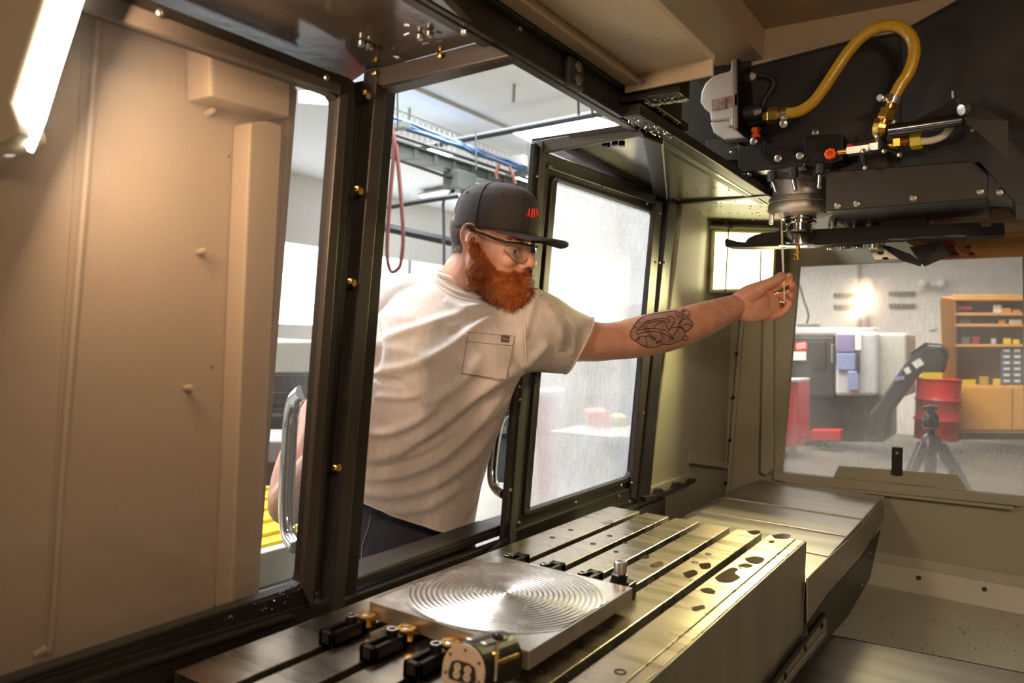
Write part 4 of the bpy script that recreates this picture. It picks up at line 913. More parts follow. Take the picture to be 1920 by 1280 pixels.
for k, ((x, y), z1) in enumerate([((745, 160), 245), ((892, 246), 318), ((1084, 178), 216), ((1110, 195), 222), ((990, 268), 320)]):
    p = atT(x, y, 6.0 if k < 2 or k == 4 else 4.4); q_ = atT(x+1, z1, 6.0 if k < 2 or k == 4 else 4.4)
    tag(obj('ceiling_rod', MB().tube([p, q_], .007, 6), M['duct']), ['thin hanger rod at the left above the blue cables', 'thin hanger rod in the middle above the grey duct', 'thin hanger rod left of the pair above the large light', 'thin hanger rod right of the pair above the large light', 'thin hanger rod beside the right door roof edge'][k], 'rod', 'ceiling hanger rods')

def bx_(px, Y, dep): x0, y0, x1, y1 = px; return MB().prism([atY(x0, y0, Y), atY(x1, y0, Y), atY(x1, y1, Y), atY(x0, y1, Y)], (0, dep, 0))
def bX(px, X, dep): x0, y0, x1, y1 = px; return MB().prism([atX(x0, y0, X), atX(x1, y0, X), atX(x1, y1, X), atX(x0, y1, X)], (-dep, 0, 0))
def zed(p, z): return Vector((p.x, p.y, z))
# --- things seen through the left glass
tc = thing('tool_cabinet', atX(520, 760, -3.2), 'dark tool cabinet with a pale top seen through the left glass', 'cabinet')
obj('cabinet_body', bX((380, 700, 640, 1090), -3.2, .6), M['dark'], tc, .01)
obj('cabinet_top', bX((370, 640, 640, 700), -3.2, .7), mat('pale_tan_box', (.45, .43, .36), .5), tc, .01)
for y in (735, 765): obj('drawer', bX((385, y, 635, y+24), -3.17, .03), M['rubber'], tc, .005); 
obj('drawer_handle', bX((490, 776, 530, 781), -3.13, .03), M['steel'], tc)
be = thing('work_bench', atX(510, 860, -2.6), 'grey work bench top seen through the left glass above the yellow sheet', 'bench')
obj('bench_top', bX((360, 825, 660, 868), -2.6, .5), mat('bench_grey', (.40, .41, .42), .4), be, .01)
obj('bench_front', bX((370, 868, 650, 905), -2.62, .4), mat('bench_dark', (.10, .07, .07), .5), be)
obj('bench_leg', MB().box((-2.9, .95, 0), (-2.8, 1.05, .7)), M['dark'], be); obj('bench_leg', MB().box((-2.9, 1.9, 0), (-2.8, 2.0, .7)), M['dark'], be)
yc = thing('yellow_cart', atX(510, 960, -1.75), 'bright yellow low cart with a ribbed top behind the left glass', 'cart')
p = atX(470, 925, -1.95); q_ = atX(600, 990, -1.45)
ztop = .74
obj('cart_top', MB().box((-2.2, .75, ztop-.06), (-1.62, 1.75, ztop)), M['yell'], yc, .01)
for k in range(5): obj('top_rib', MB().box((-2.2+.115*k+.02, .75, ztop), (-2.2+.115*k+.07, 1.75, ztop+.01)), M['yell'], yc)
obj('cart_body', MB().box((-2.15, .80, .15), (-1.68, 1.70, ztop-.06)), M['dark'], yc, .01)
obj('cart_rail', MB().box((-1.62, .75, ztop-.10), (-1.585, 1.75, ztop-.01)), M['pan'], yc, .004)
for a_, b_ in ((-2.1, .85), (-1.75, .85), (-2.1, 1.65), (-1.75, 1.65)):
    obj('caster', MB().lathe((a_, b_-.02, .075), (0, 1, 0), [(0, .07), (.04, .07)], 14), M['rubber'], yc)
# red cloth hanging behind the man's back
rc = thing('red_tool_chest', atT(680, 700, 3.2), 'dark red tool chest glimpsed behind the back of the man', 'chest')
pc = atT(684, 640, 3.2); obj('chest_body', MB().box((pc.x-.12, pc.y-.05, .08), (pc.x+.06, pc.y+.30, pc.z)), M['shirtred'], rc, .01)
obj('chest_lid', MB().box((pc.x-.13, pc.y-.06, pc.z), (pc.x+.07, pc.y+.31, pc.z+.02)), M['dark'], rc, .005)
for a_ in (-.09, .03): 
    for b_ in (0, .25): obj('caster', MB().lathe((pc.x+a_, pc.y+b_-.015, .04), (0, 1, 0), [(0, .04), (.03, .04)], 12), M['rubber'], rc)
# --- seen through the right door glass
tb2 = thing('steel_table', atY(1090, 810, 4.6), 'bright-topped dark work table seen through the wet right door', 'table')
zt2 = atT(1090, 800, 4.2).z
obj('table_top', MB().prism([zed(atZ(*q, zt2), zt2) for q in [(1032, 806), (1100, 795), (1240, 800), (1240, 822), (1150, 817)]], (0, 0, -.04)), M['stain'], tb2, .005)
obj('table_front', MB().prism([atZ(1034, 809, zt2-.04), atZ(1240, 824, zt2-.04), atZ(1240, 824, zt2-.04)+Vector((0, 0, -.7)), atZ(1120, 820, zt2-.04)+Vector((0, 0, -.75))], (0, .05, 0)), M['dark'], tb2)
def bT(px, t, dep): return MB().prism([atT(x, y, t) for x, y in px], FW*dep)
rb = tag(obj('red_bin', bT([(1100, 772), (1140, 770), (1150, 780), (1148, 806), (1112, 806), (1104, 790)], 4.3, .25), mat('red_bin_plastic', (.85, .06, .03), .4), bevel=.01), 'bright red plastic bin on the bright-topped table', 'bin')
yb = tag(obj('yellow_box', bT([(1146, 782), (1176, 780), (1176, 802), (1148, 802)], 4.35, .2), M['yell'], bevel=.01), 'small yellow box beside the red bin behind the wet door', 'box')
gm = thing('grey_machine', atT(1120, 600, 7), 'pale grey machine cabinet with a sloping top behind the wet door', 'machine')
obj('machine_body', bT([(1040, 620), (1060, 600), (1120, 582), (1250, 560), (1250, 925), (1030, 925), (1030, 700)], 6.5, 1.2), mat('warm_grey_cabinet', (.38, .37, .33), .5), gm, .01)
obj('machine_window', bT([(1158, 500), (1182, 500), (1182, 534), (1158, 536)], 6.4, .3), M['dark'], gm, .01)
obj('machine_door', bT([(1070, 625), (1180, 605), (1180, 740), (1070, 745)], 6.45, .04), mat('warm_grey_door', (.33, .32, .29), .5), gm, .01)
obj('glow_strip', bT([(1075, 592), (1110, 588), (1168, 594), (1168, 602), (1090, 606)], 6.3, .06), M['glow_w'], gm)  # glowing warm strip across the machine top
rr = thing('red_cart', atT(1030, 750, 5.6), 'dull red cart low behind the wet right door glass', 'cart')
obj('cart_body', bT([(1004, 742), (1048, 738), (1046, 968), (1012, 972)], 5.6, .4), M['redp'], rr, .01)
obj('cart_top', bT([(996, 736), (1060, 732), (1060, 742), (998, 746)], 5.55, .5), M['grey'], rr, .005)
dc = thing('dark_cabinet', atT(955, 830, 3.4), 'dark cabinet on wheels glimpsed beside the door handle and the shirt', 'cabinet')
obj('cabinet_body', bT([(930, 770), (985, 760), (985, 905), (926, 905)], 4.0, .5), mat('teal_grey_cabinet', (.05, .065, .065), .4), dc, .01)
obj('cabinet_latch', bT([(938, 800), (950, 798), (950, 812), (938, 814)], 3.98, .03), M['steel'], dc)

# --- seen through the far window
la = thing('turning_center', (-1.9, 10.2, 0), 'large grey turning machine with a black door beyond the far window', 'machine')
YL = 10.2
obj('black_door', bx_((1380, 628, 1566, 745), YL, 1.2), M['dark'], la, .04)
obj('grey_body', bx_((1566, 622, 1646, 742), YL-.05, 1.2), M['grey'], la, .04)
obj('grey_end', bx_((1646, 624, 1700, 744), YL+.1, 1.0), mat('pale_end', (.56, .56, .50), .5), la, .03)
obj('base', bx_((1380, 742, 1660, 828), YL+.1, 1.1), M['dark'], la, .03)
obj('top_rail', bx_((1380, 614, 1640, 626), YL-.02, .4), M['grey'], la, .01)
obj('door_window', bx_((1520, 640, 1548, 690), YL-.03, .03), M['rubber'], la, .01)
obj('red_sticker', bx_((1491, 640, 1513, 658), YL-.03, .02), M['redp'], la); obj('white_sticker', bx_((1487, 659, 1511, 675), YL-.03, .02), M['paper'], la)
for k in range(3): obj('sticker_stripe', MB().prism([atY(*q, YL-.035) for q in [(1493, 645+k*4), (1511, 642+k*4), (1511, 643.5+k*4), (1493, 646.5+k*4)]], (0, .005, 0)), M['paper'], la)
obj('control_screen', bx_((1568, 626, 1602, 660), YL-.09, .05), M['violet'], la, .01)
obj('control_keys', bx_((1570, 662, 1604, 694), YL-.09, .05), M['bluep'], la, .01)
obj('notice', bx_((1603, 626, 1614, 656), YL-.09, .03), M['paper'], la); obj('sheet_holder', bx_((1589, 696, 1610, 732), YL-.12, .06), M['bluep'], la, .01)
obj('black_lever', bx_((1606, 664, 1611, 700), YL-.12, .06), M['rubber'], la, .005); obj('door_handle', bx_((1558, 645, 1562, 680), YL-.08, .05), M['steel'], la, .005)
obj('red_foot_guard', bx_((1520, 806, 1576, 826), YL-.2, .2), M['redp'], la, .01)
obj('grey_box_on_top', bx_((1494, 606, 1529, 618), YL, .3), M['duct'], la, .01)
co = thing('chip_conveyor', atY(1700, 720, 9.8), 'dark chip conveyor arm rising to a hooked head above the red drum', 'conveyor')
obj('conveyor_arm', MB().prism([atY(*q, 9.8) for q in [(1628, 815), (1662, 815), (1668, 775), (1722, 700), (1738, 700), (1768, 700), (1775, 668), (1762, 650), (1736, 648), (1708, 662), (1690, 690), (1648, 752), (1630, 775)]], (0, .35, 0)), M['dark'], co, .03)
obj('pale_label', MB().prism([atY(*q, 9.77) for q in [(1709, 680), (1724, 671), (1733, 682), (1718, 691)]], (0, .01, 0)), M['paper'], co)
obj('pale_label', MB().prism([atY(*q, 9.77) for q in [(1694, 692), (1703, 687), (1709, 697), (1700, 702)]], (0, .01, 0)), M['paper'], co)
obj('blue_label', MB().prism([atY(*q, 9.77) for q in [(1676, 706), (1696, 704), (1696, 712), (1678, 714)]], (0, .01, 0)), M['bluep'], co)
obj('warning_band', bx_((1728, 698, 1766, 710), 9.76, .02), M['yell'], co)
obj('top_flange', MB().prism([atY(*q, 9.79) for q in [(1706, 662), (1736, 646), (1764, 648), (1776, 668), (1772, 652), (1760, 644), (1734, 642)]], (0, .37, 0)), M['rubber'], co)
dm = atY(1755, 823, 11.2); dm.z = 0
drm = thing('red_drum', dm, 'red steel drum with two ribs under the conveyor head', 'drum')
hD = atY(1755, 710, 11.2).z; rD = (atY(1797, 770, 11.2)-atY(1712, 770, 11.2)).length/2; z0_ = max(0, atY(1755, 823, 11.2).z)
prof = [(z0_, rD)]
for k, f in enumerate((.33, .66)): zz_ = z0_+(hD-z0_)*f; prof += [(zz_-.03, rD), (zz_, rD+.02), (zz_+.03, rD)]
prof += [(hD-.01, rD), (hD, rD+.012), (hD+.01, rD), (hD-.02, rD-.02)]
obj('drum_shell', MB().lathe((dm.x, dm.y, 0), (0, 0, 1), prof, 32), M['redp'], drm, sm=True)
obj('drum_lid', MB().lathe((dm.x, dm.y, 0), (0, 0, 1), [(hD-.02, rD-.02), (hD-.01, rD-.03)], 24), M['redp'], drm)
rk = thing('red_cabinet', atY(1483, 770, 9.5), 'tall red cabinet at the left edge of the far window', 'cabinet')
obj('cabinet_body', bx_((1440, 716, 1496, 838), 9.0, .6), M['redp'], rk, .02)
obj('cabinet_top', bx_((1440, 711, 1496, 716), 8.98, .6), M['grey'], rk); obj('caster', bx_((1478, 838, 1490, 858), 9.0, .1), M['dark'], rk, .02)
# yellow wooden storage cabinet with shelves
YC = 11.6
wcb = thing('wooden_cabinet', atY(1850, 700, YC), 'tall yellow wooden storage cabinet with open shelves at the right', 'cabinet')
obj('side_panel', bx_((1764, 556, 1792, 818), YC, .6), M['wood'], wcb, .01)
obj('open_door', MB().prism([atY(1763, 557, YC-.3), atY(1790, 562, YC), atY(1792, 720, YC), atY(1768, 722, YC-.3)], (0, .02, 0)), M['wood'], wcb)
obj('cabinet_top', bx_((1784, 552, 2060, 563), YC-.02, .6), M['wood'], wcb, .01)
obj('cabinet_back', bx_((1792, 560, 2060, 722), YC+.5, .03), mat('cabinet_inside', (.33, .17, .04), .6), wcb)
for y in (586, 607, 645): obj('shelf', bx_((1792, y, 2060, y+5), YC, .5), M['wood'], wcb, .004)
obj('lower_body', bx_((1788, 722, 2060, 812), YC, .58), M['wood'], wcb, .01)
obj('lower_door', bx_((1800, 726, 1898, 806), YC-.02, .02), M['wood'], wcb, .008); obj('lower_door', bx_((1900, 726, 2040, 806), YC-.02, .02), M['wood'], wcb, .008)
obj('plinth', bx_((1790, 812, 2060, 824), YC+.05, .5), M['dark'], wcb)
# goods on the shelves
def goods(rects, base, Y, cat):
    for k, (x0, y0, x1, y1, c_, lab) in enumerate(rects):
        tag(obj(base, bx_((x0, y0, x1, y1), Y, .22), c_, bevel=.008), lab, cat, base.replace('_', ' ')+'s in the wooden cabinet')
goods([(1794, 574, 1823, 580, M['redp'], 'flat red box at the left of the top cabinet shelf'),
       (1862, 571, 1878, 586, M['paper'], 'upright white box on the top cabinet shelf'),
       (1878, 577, 1896, 586, M['wood'], 'tan box right of the upright white box'),
       (1899, 580, 1914, 586, M['wood'], 'small tan box at the right end of the top shelf'),
       (1872, 599, 1886, 607, M['wood'], 'tan box on the second cabinet shelf'),
       (1892, 598, 1916, 607, M['paper'], 'white box on the second cabinet shelf'),
       (1798, 598, 1820, 607, M['duct'], 'grey box at the left of the second cabinet shelf')], 'storage_box', YC+.1, 'box')
goods([(1881, 634, 1896, 645, M['yell'], 'yellow tin on the third shelf, left of the pair'),
       (1899, 636, 1912, 645, M['yell'], 'yellow tin on the third shelf, right of the pair'),
       (1822, 630, 1838, 645, M['shirtred'], 'dark red jar on the third cabinet shelf'),
       (1802, 632, 1818, 645, M['duct'], 'grey jar at the left of the third cabinet shelf'),
       (1858, 634, 1868, 645, M['grey'], 'pale jar in the middle of the third shelf')], 'storage_jar', YC+.1, 'jar')
goods([(1862, 710, 1877, 722, M['yell'], 'bright yellow bin on the cabinet counter beside blue drawers'),
       (1804, 712, 1830, 722, M['yell'], 'long yellow tray at the left of the cabinet counter'),
       (1836, 706, 1854, 722, mat('dull_yellow', (.5, .33, .02), .5), 'dull yellow bin in the middle of the cabinet counter')], 'parts_bin', YC+.1, 'bin')
bd = thing('drawer_unit', atY(1900, 690, YC), 'grey-blue unit of small labelled drawers on the cabinet counter', 'drawers')
obj('unit_body', bx_((1876, 650, 1960, 722), YC+.06, .3), mat('slate_blue', (.10, .12, .16), .5), bd, .005)
for r_ in range(6):
    for c_ in range(4):
        x0 = 1879+c_*20; y0 = 653+r_*11.4
        dw = obj('drawer', bx_((x0, y0, x0+17, y0+9), YC+.045, .02), mat('slate_drawer', (.16, .19, .24), .5) if r_+c_ == 0 else bpy.data.materials['slate_drawer'], bd, .003)
        obj('label_card', bx_((x0+3, y0+2, x0+14, y0+6), YC+.04, .005), M['paper'], dw)
# wall lamp, vents, conduits, emergency light on the end wall
for k, (a_, b_, y) in enumerate([(1562, 1609, 553), (1666, 1716, 550), (1562, 1609, 575), (1666, 1716, 573)]):
    v = thing('wall_vent', atY((a_+b_)/2, y, YS-.05), ['grey slotted vent on the end wall, upper left of the four', 'grey slotted vent on the end wall, upper right of the four', 'grey slotted vent on the end wall, lower left of the four', 'grey slotted vent on the end wall, lower right of the four'][k], 'vent', 'slotted vents on the end wall')
    obj('vent_plate', bx_((a_, y-4, b_, y+4), YS-.05, .04), M['grid'], v)
    for j in range(6): obj('slat', bx_((a_+2+j*8, y-3, a_+7+j*8, y+3), YS-.07, .02), M['duct'], v)
for k, pts in enumerate([[(1611, 470), (1611, 552)], [(1611, 578), (1611, 616)], [(1626, 580), (1626, 616)]]):
    tag(obj('wall_conduit', MB().tube([atY(*pts[0], YS-.06), atY(*pts[1], YS-.06)], .03, 8), M['grid']), ['dark conduit running down the end wall above the turning machine', 'dark short conduit entering the turning machine top, left one', 'dark short conduit entering the turning machine top, right one'][k], 'conduit')
obj('cord', MB().tube(smooth([atY(*q, YL+.1) for q in [(1480, 510), (1497, 530), (1508, 565), (1516, 592), (1510, 612)]], 5), .014, 6), M['pipe'], la, sm=True)
eg = thing('emergency_light', atY(1750, 532, YS-.1), 'white emergency light with two lamp heads high on the end wall', 'lamp')
obj('light_body', bx_((1733, 526, 1768, 537), YS-.15, .14), M['white'], eg, .03)
for x in (1732, 1766): obj('lamp_head', MB().ball(atY(x, 531, YS-.2), .07, 12, 8), M['white'], eg, sm=True)
tag(obj('wall_switch', bx_((1741, 612, 1754, 618), YS-.05, .04), M['white']), 'small white switch plate on the end wall left of the cabinet', 'switch')
# camera tripod standing outside the far window
tp = thing('camera_tripod', zed(atY(1744, 900, 4.6), 0), 'black camera tripod with a ball head just outside the far window', 'tripod')
YT = 4.6
obj('quick_plate', bx_((1728, 762, 1759, 769), YT-.04, .08), M['plastic'], tp, .004)
obj('clamp', bx_((1740, 760, 1752, 776), YT-.03, .06), M['plastic'], tp, .004)
cb = atY(1745, 786, YT); obj('ball_head', MB().lathe(cb, UP, [(-.050, .030), (-.045, .036), (-.02, .042), (.015, .040), (.035, .026), (.045, .020)], 18), M['plastic'], tp, sm=True)
obj('silver_ring', MB().lathe(atY(1745, 801, YT), UP, [(-.004, .036), (.004, .036)], 18), M['steel'], tp)
obj('column', MB().tube([atY(1745, 800, YT), atY(1746, 870, YT)], .020, 12), M['plastic'], tp, sm=True)
obj('shoulder', MB().lathe(atY(1746, 830, YT), UP, [(-.05, .045), (-.02, .06), (.03, .045), (.05, .025)], 14), M['plastic'], tp, sm=True)
apex = atY(1746, 832, YT)
for k, ang in enumerate((-.35, 1.75, 3.85)):
    f_ = zed(apex, 0)+Vector((math.cos(ang), math.sin(ang), 0))*.48
    f_ += Vector((.08, 0, 0))
    p_ = apex+Vector((math.cos(ang), math.sin(ang), 0))*.045
    lg = obj('leg', MB().tube([p_, p_.lerp(f_, .45)], .030, 10), M['plastic'], tp, sm=True)
    obj('lower_leg', MB().tube([p_.lerp(f_, .45), f_+Vector((0, 0, .02))], .014, 10), M['plastic'], lg, sm=True)
    obj('rubber_foot', MB().ball(f_+Vector((0, 0, .02)), .02, 8, 6), M['rubber'], lg)
tag(obj('floor_stop', bx_((1500, 900, 1501, 901), 9, .01), M['dark']), 'x y z w', 'x') if False else None

# ================================================================== THE MAN
def fuse(mb, voxel, smooth_it=6, fac=.5):
    """one continuous surface out of overlapping shapes"""
    me = bpy.data.meshes.new('tmp'); me.from_pydata([tuple(v) for v in mb.v], [], mb.f)
    o = bpy.data.objects.new('tmp', me); COL.objects.link(o)
    r = o.modifiers.new('r', 'REMESH'); r.mode = 'VOXEL'; r.voxel_size = voxel; r.adaptivity = 0
    s = o.modifiers.new('s', 'SMOOTH'); s.factor = fac; s.iterations = smooth_it
    dg = bpy.context.evaluated_depsgraph_get(); res = bpy.data.meshes.new_from_object(o.evaluated_get(dg))
    bpy.data.objects.remove(o); return res
def mesh_obj(name, me, m, parent):
    me.name = name; me.materials.clear(); me.materials.append(m)
    me.polygons.foreach_set('use_smooth', [True]*len(me.polygons))
    return link(bpy.data.objects.new(name, me), parent)
def to_px(p):
    q = Vector(p)-CAM; z = q.dot(FW); return 960+FPX*q.dot(RT)/z, 640-FPX*q.dot(UP)/z
def bvh_of(me): return BVHTree.FromPolygons([v.co.copy() for v in me.vertices], [tuple(p.vertices) for p in me.polygons])
def drape(bvh, px, off=.0006):
    out = []
    for x, y in px:
        d = ray(x, y).normalized(); h = bvh.ray_cast(CAM, d)
        if h[0] is not None: out.append(h[0] - d*off)
    return out
def dense(px, step=3):
    out = []
    for (x0, y0), (x1, y1) in zip(px[:-1], px[1:]):
        n = max(1, int(math.hypot(x1-x0, y1-y0)/step))
        out += [(x0+(x1-x0)*i/n, y0+(y1-y0)*i/n) for i in range(n)]
    return out + [px[-1]]
def curvy(px, k=6): return [(p.x, p.y) for p in smooth([(x, y, 0) for x, y in px], k)]

man = thing('person', (-1.20, 1.30, 0), 'bearded man in charcoal cap, safety glasses and pale grey pocket T-shirt reaching in', 'person')
TH = 1.62
HO = atT(921, 455, TH)
HF = (RT*.87 - FW*.47 - UP*.14).normalized(); HU = (UP - HF*UP.dot(HF)).normalized(); HS = HU.cross(HF)
if HS.dot(FW) > 0: HS = -HS
def H(f, s, u): return HO + HF*f + HS*s + HU*u
def hell(mb, f, s, u, rf, rs, ru, n=20, m=14): return mb.ell(H(f, s, u), [HF*rf, HS*rs, HU*ru], n, m)
hb = MB()
hell(hb, -.004, 0, .036, .089, .073, .082)
hell(hb, .018, 0, -.02, .066, .064, .075)
hell(hb, .040, 0, -.040, .048, .054, .056)
hell(hb, .050, 0, -.078, .036, .040, .030)
hell(hb, .068, 0, .008, .020, .048, .016)       # brow
for s in (-1, 1):
    hell(hb, .062, s*.034, -.034, .022, .020, .020) # cheek
    hell(hb, .088, s*.0115, -.043, .011, .008, .0075) # nostril wing
    hell(hb, .004, s*.054, -.040, .026, .014, .030)
hb.limb([H(.078, 0, .004), H(.089, 0, -.015), H(.1015, 0, -.034)], [.0085, .0095, .0115], 12, 4)
hell(hb, .103, 0, -.037, .0095, .010, .0085)
hell(hb, .083, 0, -.060, .012, .021, .0065)
hell(hb, .080, 0, -.072, .011, .019, .0065)
hell(hb, .066, 0, -.094, .022, .026, .019)
for s in (-1, 1):
    ear = [H(.010, s*.072, .014), H(.002, s*.082, .026), H(-.014, s*.088, .024), H(-.021, s*.087, .004), H(-.014, s*.082, -.016), H(-.002, s*.075, -.027), H(.006, s*.070, -.024)]
    hb.limb(ear, [.0035, .0042, .0045, .0042, .004, .0052, .004], 8, 4)
    hb.limb([H(.004, s*.074, .012), H(-.006, s*.078, .010), H(-.009, s*.078, -.004), H(-.003, s*.074, -.014)], [.003]*4, 8, 3)
    hell(hb, -.006, s*.070, -.002, .016, .006, .024)
    hell(hb, .006, s*.074, -.005, .005, .004, .006)
# neck
hb.limb([H(-.022, 0, -.01), H(-.026, 0, -.06), atT(874, 526, 1.675), atT(868, 580, 1.72)], [.060, .058, .060, .066], 18, 5)
# torso core and shoulders
hb.limb([atT(868, 600, 1.72), atT(845, 700, 1.645), atT(800, 850, 1.69), atT(768, 1020, 1.77)], [.09, .098, .092, .09], 18, 5)
SL = atT(1000, 612, 1.645); SRr = atT(735, 598, 1.74)
hb.limb([atT(880, 590, 1.73), atT(945, 600, 1.68), SL], [.058, .055, .054], 14, 4); hb.limb([atT(860, 590, 1.74), SRr], [.06, .056], 14, 4)
# stretched left arm
A_ = [(1000, 612, 1.645, .056), (1060, 632, 1.70, .054), (1110, 640, 1.735, .0475), (1152, 639, 1.77, .0455), (1190, 633, 1.80, .0500), (1235, 624, 1.84, .0520), (1280, 612, 1.88, .0500), (1320, 598, 1.915, .0450), (1350, 586, 1.942, .0385), (1372, 577, 1.957, .0330), (1394, 570, 1.978, .027)]
hb.limb([atT(x, y, t) for x, y, t, r in A_], [r*.97 for *_, r in A_], 22, 5)
# hand: palm to the camera
MAIN = hb; hb = MB()
hb.limb([atT(x, y, t) for x, y, t, r in A_[5:]], [r*.97 for *_, r in A_[5:]], 22, 5)
TD = 1.965
def hp_(x, y, d=0): return atT(x, y, TD+d)
s1 = RT*1; 
hb.ell(hp_(1392, 572, -.002), [(RT*.93+UP*.36)*.045, (UP*.93-RT*.36)*.030, FW*.024], 18, 12)
hb.ell(hp_(1412, 573, -.001), [(RT*.93+UP*.36)*.050, (UP*.93-RT*.36)*.038, FW*.021], 18, 12)
hb.ell(hp_(1437, 571, .006), [(RT*.93+UP*.36)*.036, (UP*.93-RT*.36)*.036, FW*.016], 18, 12)
hb.limb([hp_(1385, 580, 0), hp_(1410, 590, -.003), hp_(1440, 588, 0)], [.026, .021, .015], 12, 4)   # little-finger side of palm
hb.limb([hp_(1388, 563, 0), hp_(1406, 552, -.006), hp_(1425, 541, -.016)], [.026, .026, .020], 14, 4)   # ball of thumb
hb.limb([hp_(1425, 539, -.018), hp_(1444, 531, -.022), hp_(1459, 523, -.022), hp_(1467, 518, -.020)], [.0165, .0145, .0135, .0115], 12, 4)
fingers = [([(1440, 546, .014), (1464, 533, .026), (1478, 525, .018), (1480, 517, .004)], [.012, .0105, .0095, .0088]),
           ([(1444, 561, .014), (1470, 554, .024), (1487, 545, .016), (1486, 534, -.002)], [.012, .0112, .0105, .0100]),
           ([(1442, 577, .010), (1468, 574, .018), (1484, 565, .012), (1483, 553, -.004)], [.0120, .0108, .0100, .0098]),
           ([(1436, 592, .002), (1456, 591, .000), (1473, 581, -.003), (1481, 568, -.008)], [.0125, .0112, .0100, .0088])]
for pts, rs in fingers: hb.limb([hp_(*p) for p in pts], rs, 12, 5)
HAND = hb; hb = MAIN
# right arm hanging behind the door, elbow out to the left, hand on the door edge
B_ = [(735, 598, 1.74, .060), (678, 680, 1.66, .052), (605, 780, 1.57, .047), (560, 880, 1.48, .046), (542, 945, 1.43, .041), (560, 925, 1.41, .042), (612, 862, 1.37, .040), (640, 810, 1.34, .031), (650, 790, 1.335, .027)]
hb.limb([atT(x, y, t) for x, y, t, r in B_[:5]], [r for *_, r in B_[:5]], 16, 4)
hb.limb([atT(x, y, t) for x, y, t, r in B_[4:]], [r for *_, r in B_[4:]], 16, 4)
hb.ell(atT(660, 755, 1.345), [(RT*.3+UP)*.045, (RT-UP*.3)*.020, FW*.036], 14, 10)
for k in range(4): hb.limb([atT(664, 722+k*14, 1.34+.005*k), atT(676, 716+k*14, 1.325), atT(680, 712+k*14, 1.345)], [.0105, .0095, .0085], 10, 3)
hb.limb([atT(652, 750, 1.33), atT(662, 720, 1.305), atT(668, 706, 1.305)], [.013, .0115, .010], 10, 3)
# legs inside the trousers join the body
WA = atT(768, 1010, 1.76)
bme = fuse(hb, .0030, 5, .5); hme = fuse(HAND, .0014, 10, .5)
wrist = atT(1330, 594, 1.925); wn = (RT*.93+UP*.36).normalized()
bm = bmesh.new(); bm.from_mesh(bme)
bmesh.ops.bisect_plane(bm, geom=bm.verts[:]+bm.edges[:]+bm.faces[:], plane_co=wrist+wn*.0015, plane_no=wn)
bmesh.ops.delete(bm, geom=[v for v in bm.verts if (v.co-wrist-wn*.0015).dot(wn) > 1e-5 and (v.co-wrist).length < .3], context='VERTS')
b2 = bmesh.new(); b2.from_mesh(hme)
bmesh.ops.bisect_plane(b2, geom=b2.verts[:]+b2.edges[:]+b2.faces[:], plane_co=wrist, plane_no=wn)
bmesh.ops.delete(b2, geom=[v for v in b2.verts if (v.co-wrist).dot(wn) < -1e-5], context='VERTS')
b2.to_mesh(hme); b2.free(); bm.from_mesh(hme); bm.to_mesh(bme); bm.free()
body = mesh_obj('body', bme, M['skin'], man)
bb = bvh_of(bme)
def inside(x, y, poly):
    c = False; j = len(poly)-1
    for i in range(len(poly)):
        if (poly[i][1] > y) != (poly[j][1] > y) and x < (poly[j][0]-poly[i][0])*(y-poly[i][1])/(poly[j][1]-poly[i][1])+poly[i][0]: c = not c
        j = i
    return c
# tattooed patch: printed grey ink stored on the skin surface
tp_ = [(150, 700), (118, 760), (125, 820), (170, 850), (230, 890), (300, 910), (390, 905), (430, 880), (500, 885), (560, 865), (640, 830), (662, 780), (730, 720), (735, 650), (700, 590), (640, 560), (560, 548), (440, 565), (330, 580), (240, 610), (190, 650)]
tp_ = [(1160+x/5.333, 480+y/5.333) for x, y in tp_]
at_ = bme.attributes.new('ink', 'FLOAT', 'POINT'); vals = [0.0]*len(bme.vertices)
for v in bme.vertices:
    d__ = (v.co-CAM)
    if v.normal.dot(d__) < 0:
        x, y = to_px(v.co)
        if 1175 < x < 1305 and 575 < y < 655 and inside(x, y, tp_): vals[v.index] = .55+.35*noise.noise(v.co*70)
at_.data.foreach_set('value', vals)
nt_ = M['skin'].node_tree; pb = nt_.nodes['Principled BSDF']; lk = pb.inputs['Base Color'].links[0]; src = lk.from_socket
an = nt_.nodes.new('ShaderNodeAttribute'); an.attribute_name = 'ink'; mxn = nt_.nodes.new('ShaderNodeMix'); mxn.data_type = 'RGBA'
nt_.links.new(an.outputs['Fac'], mxn.inputs[0]); nt_.links.new(src, mxn.inputs[6]); mxn.inputs[7].default_value = (.20, .13, .11, 1); nt_.links.new(mxn.outputs[2], pb.inputs['Base Color'])

for s in (-1, 1):
    e = obj('eye', MB().ball(H(.0655, s*.031, -.014), .0125, 16, 12), M['eye'], man, sm=True)
    q = H(.0655, s*.031, -.014)+(HF*.98+HS*s*.10-HU*.12).normalized()*.0105
    obj('iris', MB().lathe(q, (HF*.98+HS*s*.10-HU*.12), [(0, .0052), (.0018, .0045), (.0024, 0)], 14), M['iris'], e, sm=True)
    obj('eyelid', MB().tube(smooth([H(.0655+.013*math.cos(a), s*.031+s*.0128*math.sin(a), -.0095-.001*abs(a)) for a in (-1.2, -.5, .2, .9, 1.5)], 3), .0026, 8), M['skin'], man, sm=True)
    br = MB(); random.seed(21)
    for k in range(90):
        f = random.random(); a = -.5+1.5*f; p = H(.086-.022*f**2, s*(.014+.040*f), .006+.004*math.sin(f*3)+random.uniform(-.003, .003)); br.tube([p, p+HS*s*.006+HU*.001+HF*.001], .0006, 3)
    o = obj('eyebrow', br, M['beard'], man); o['kind'] = 'stuff'
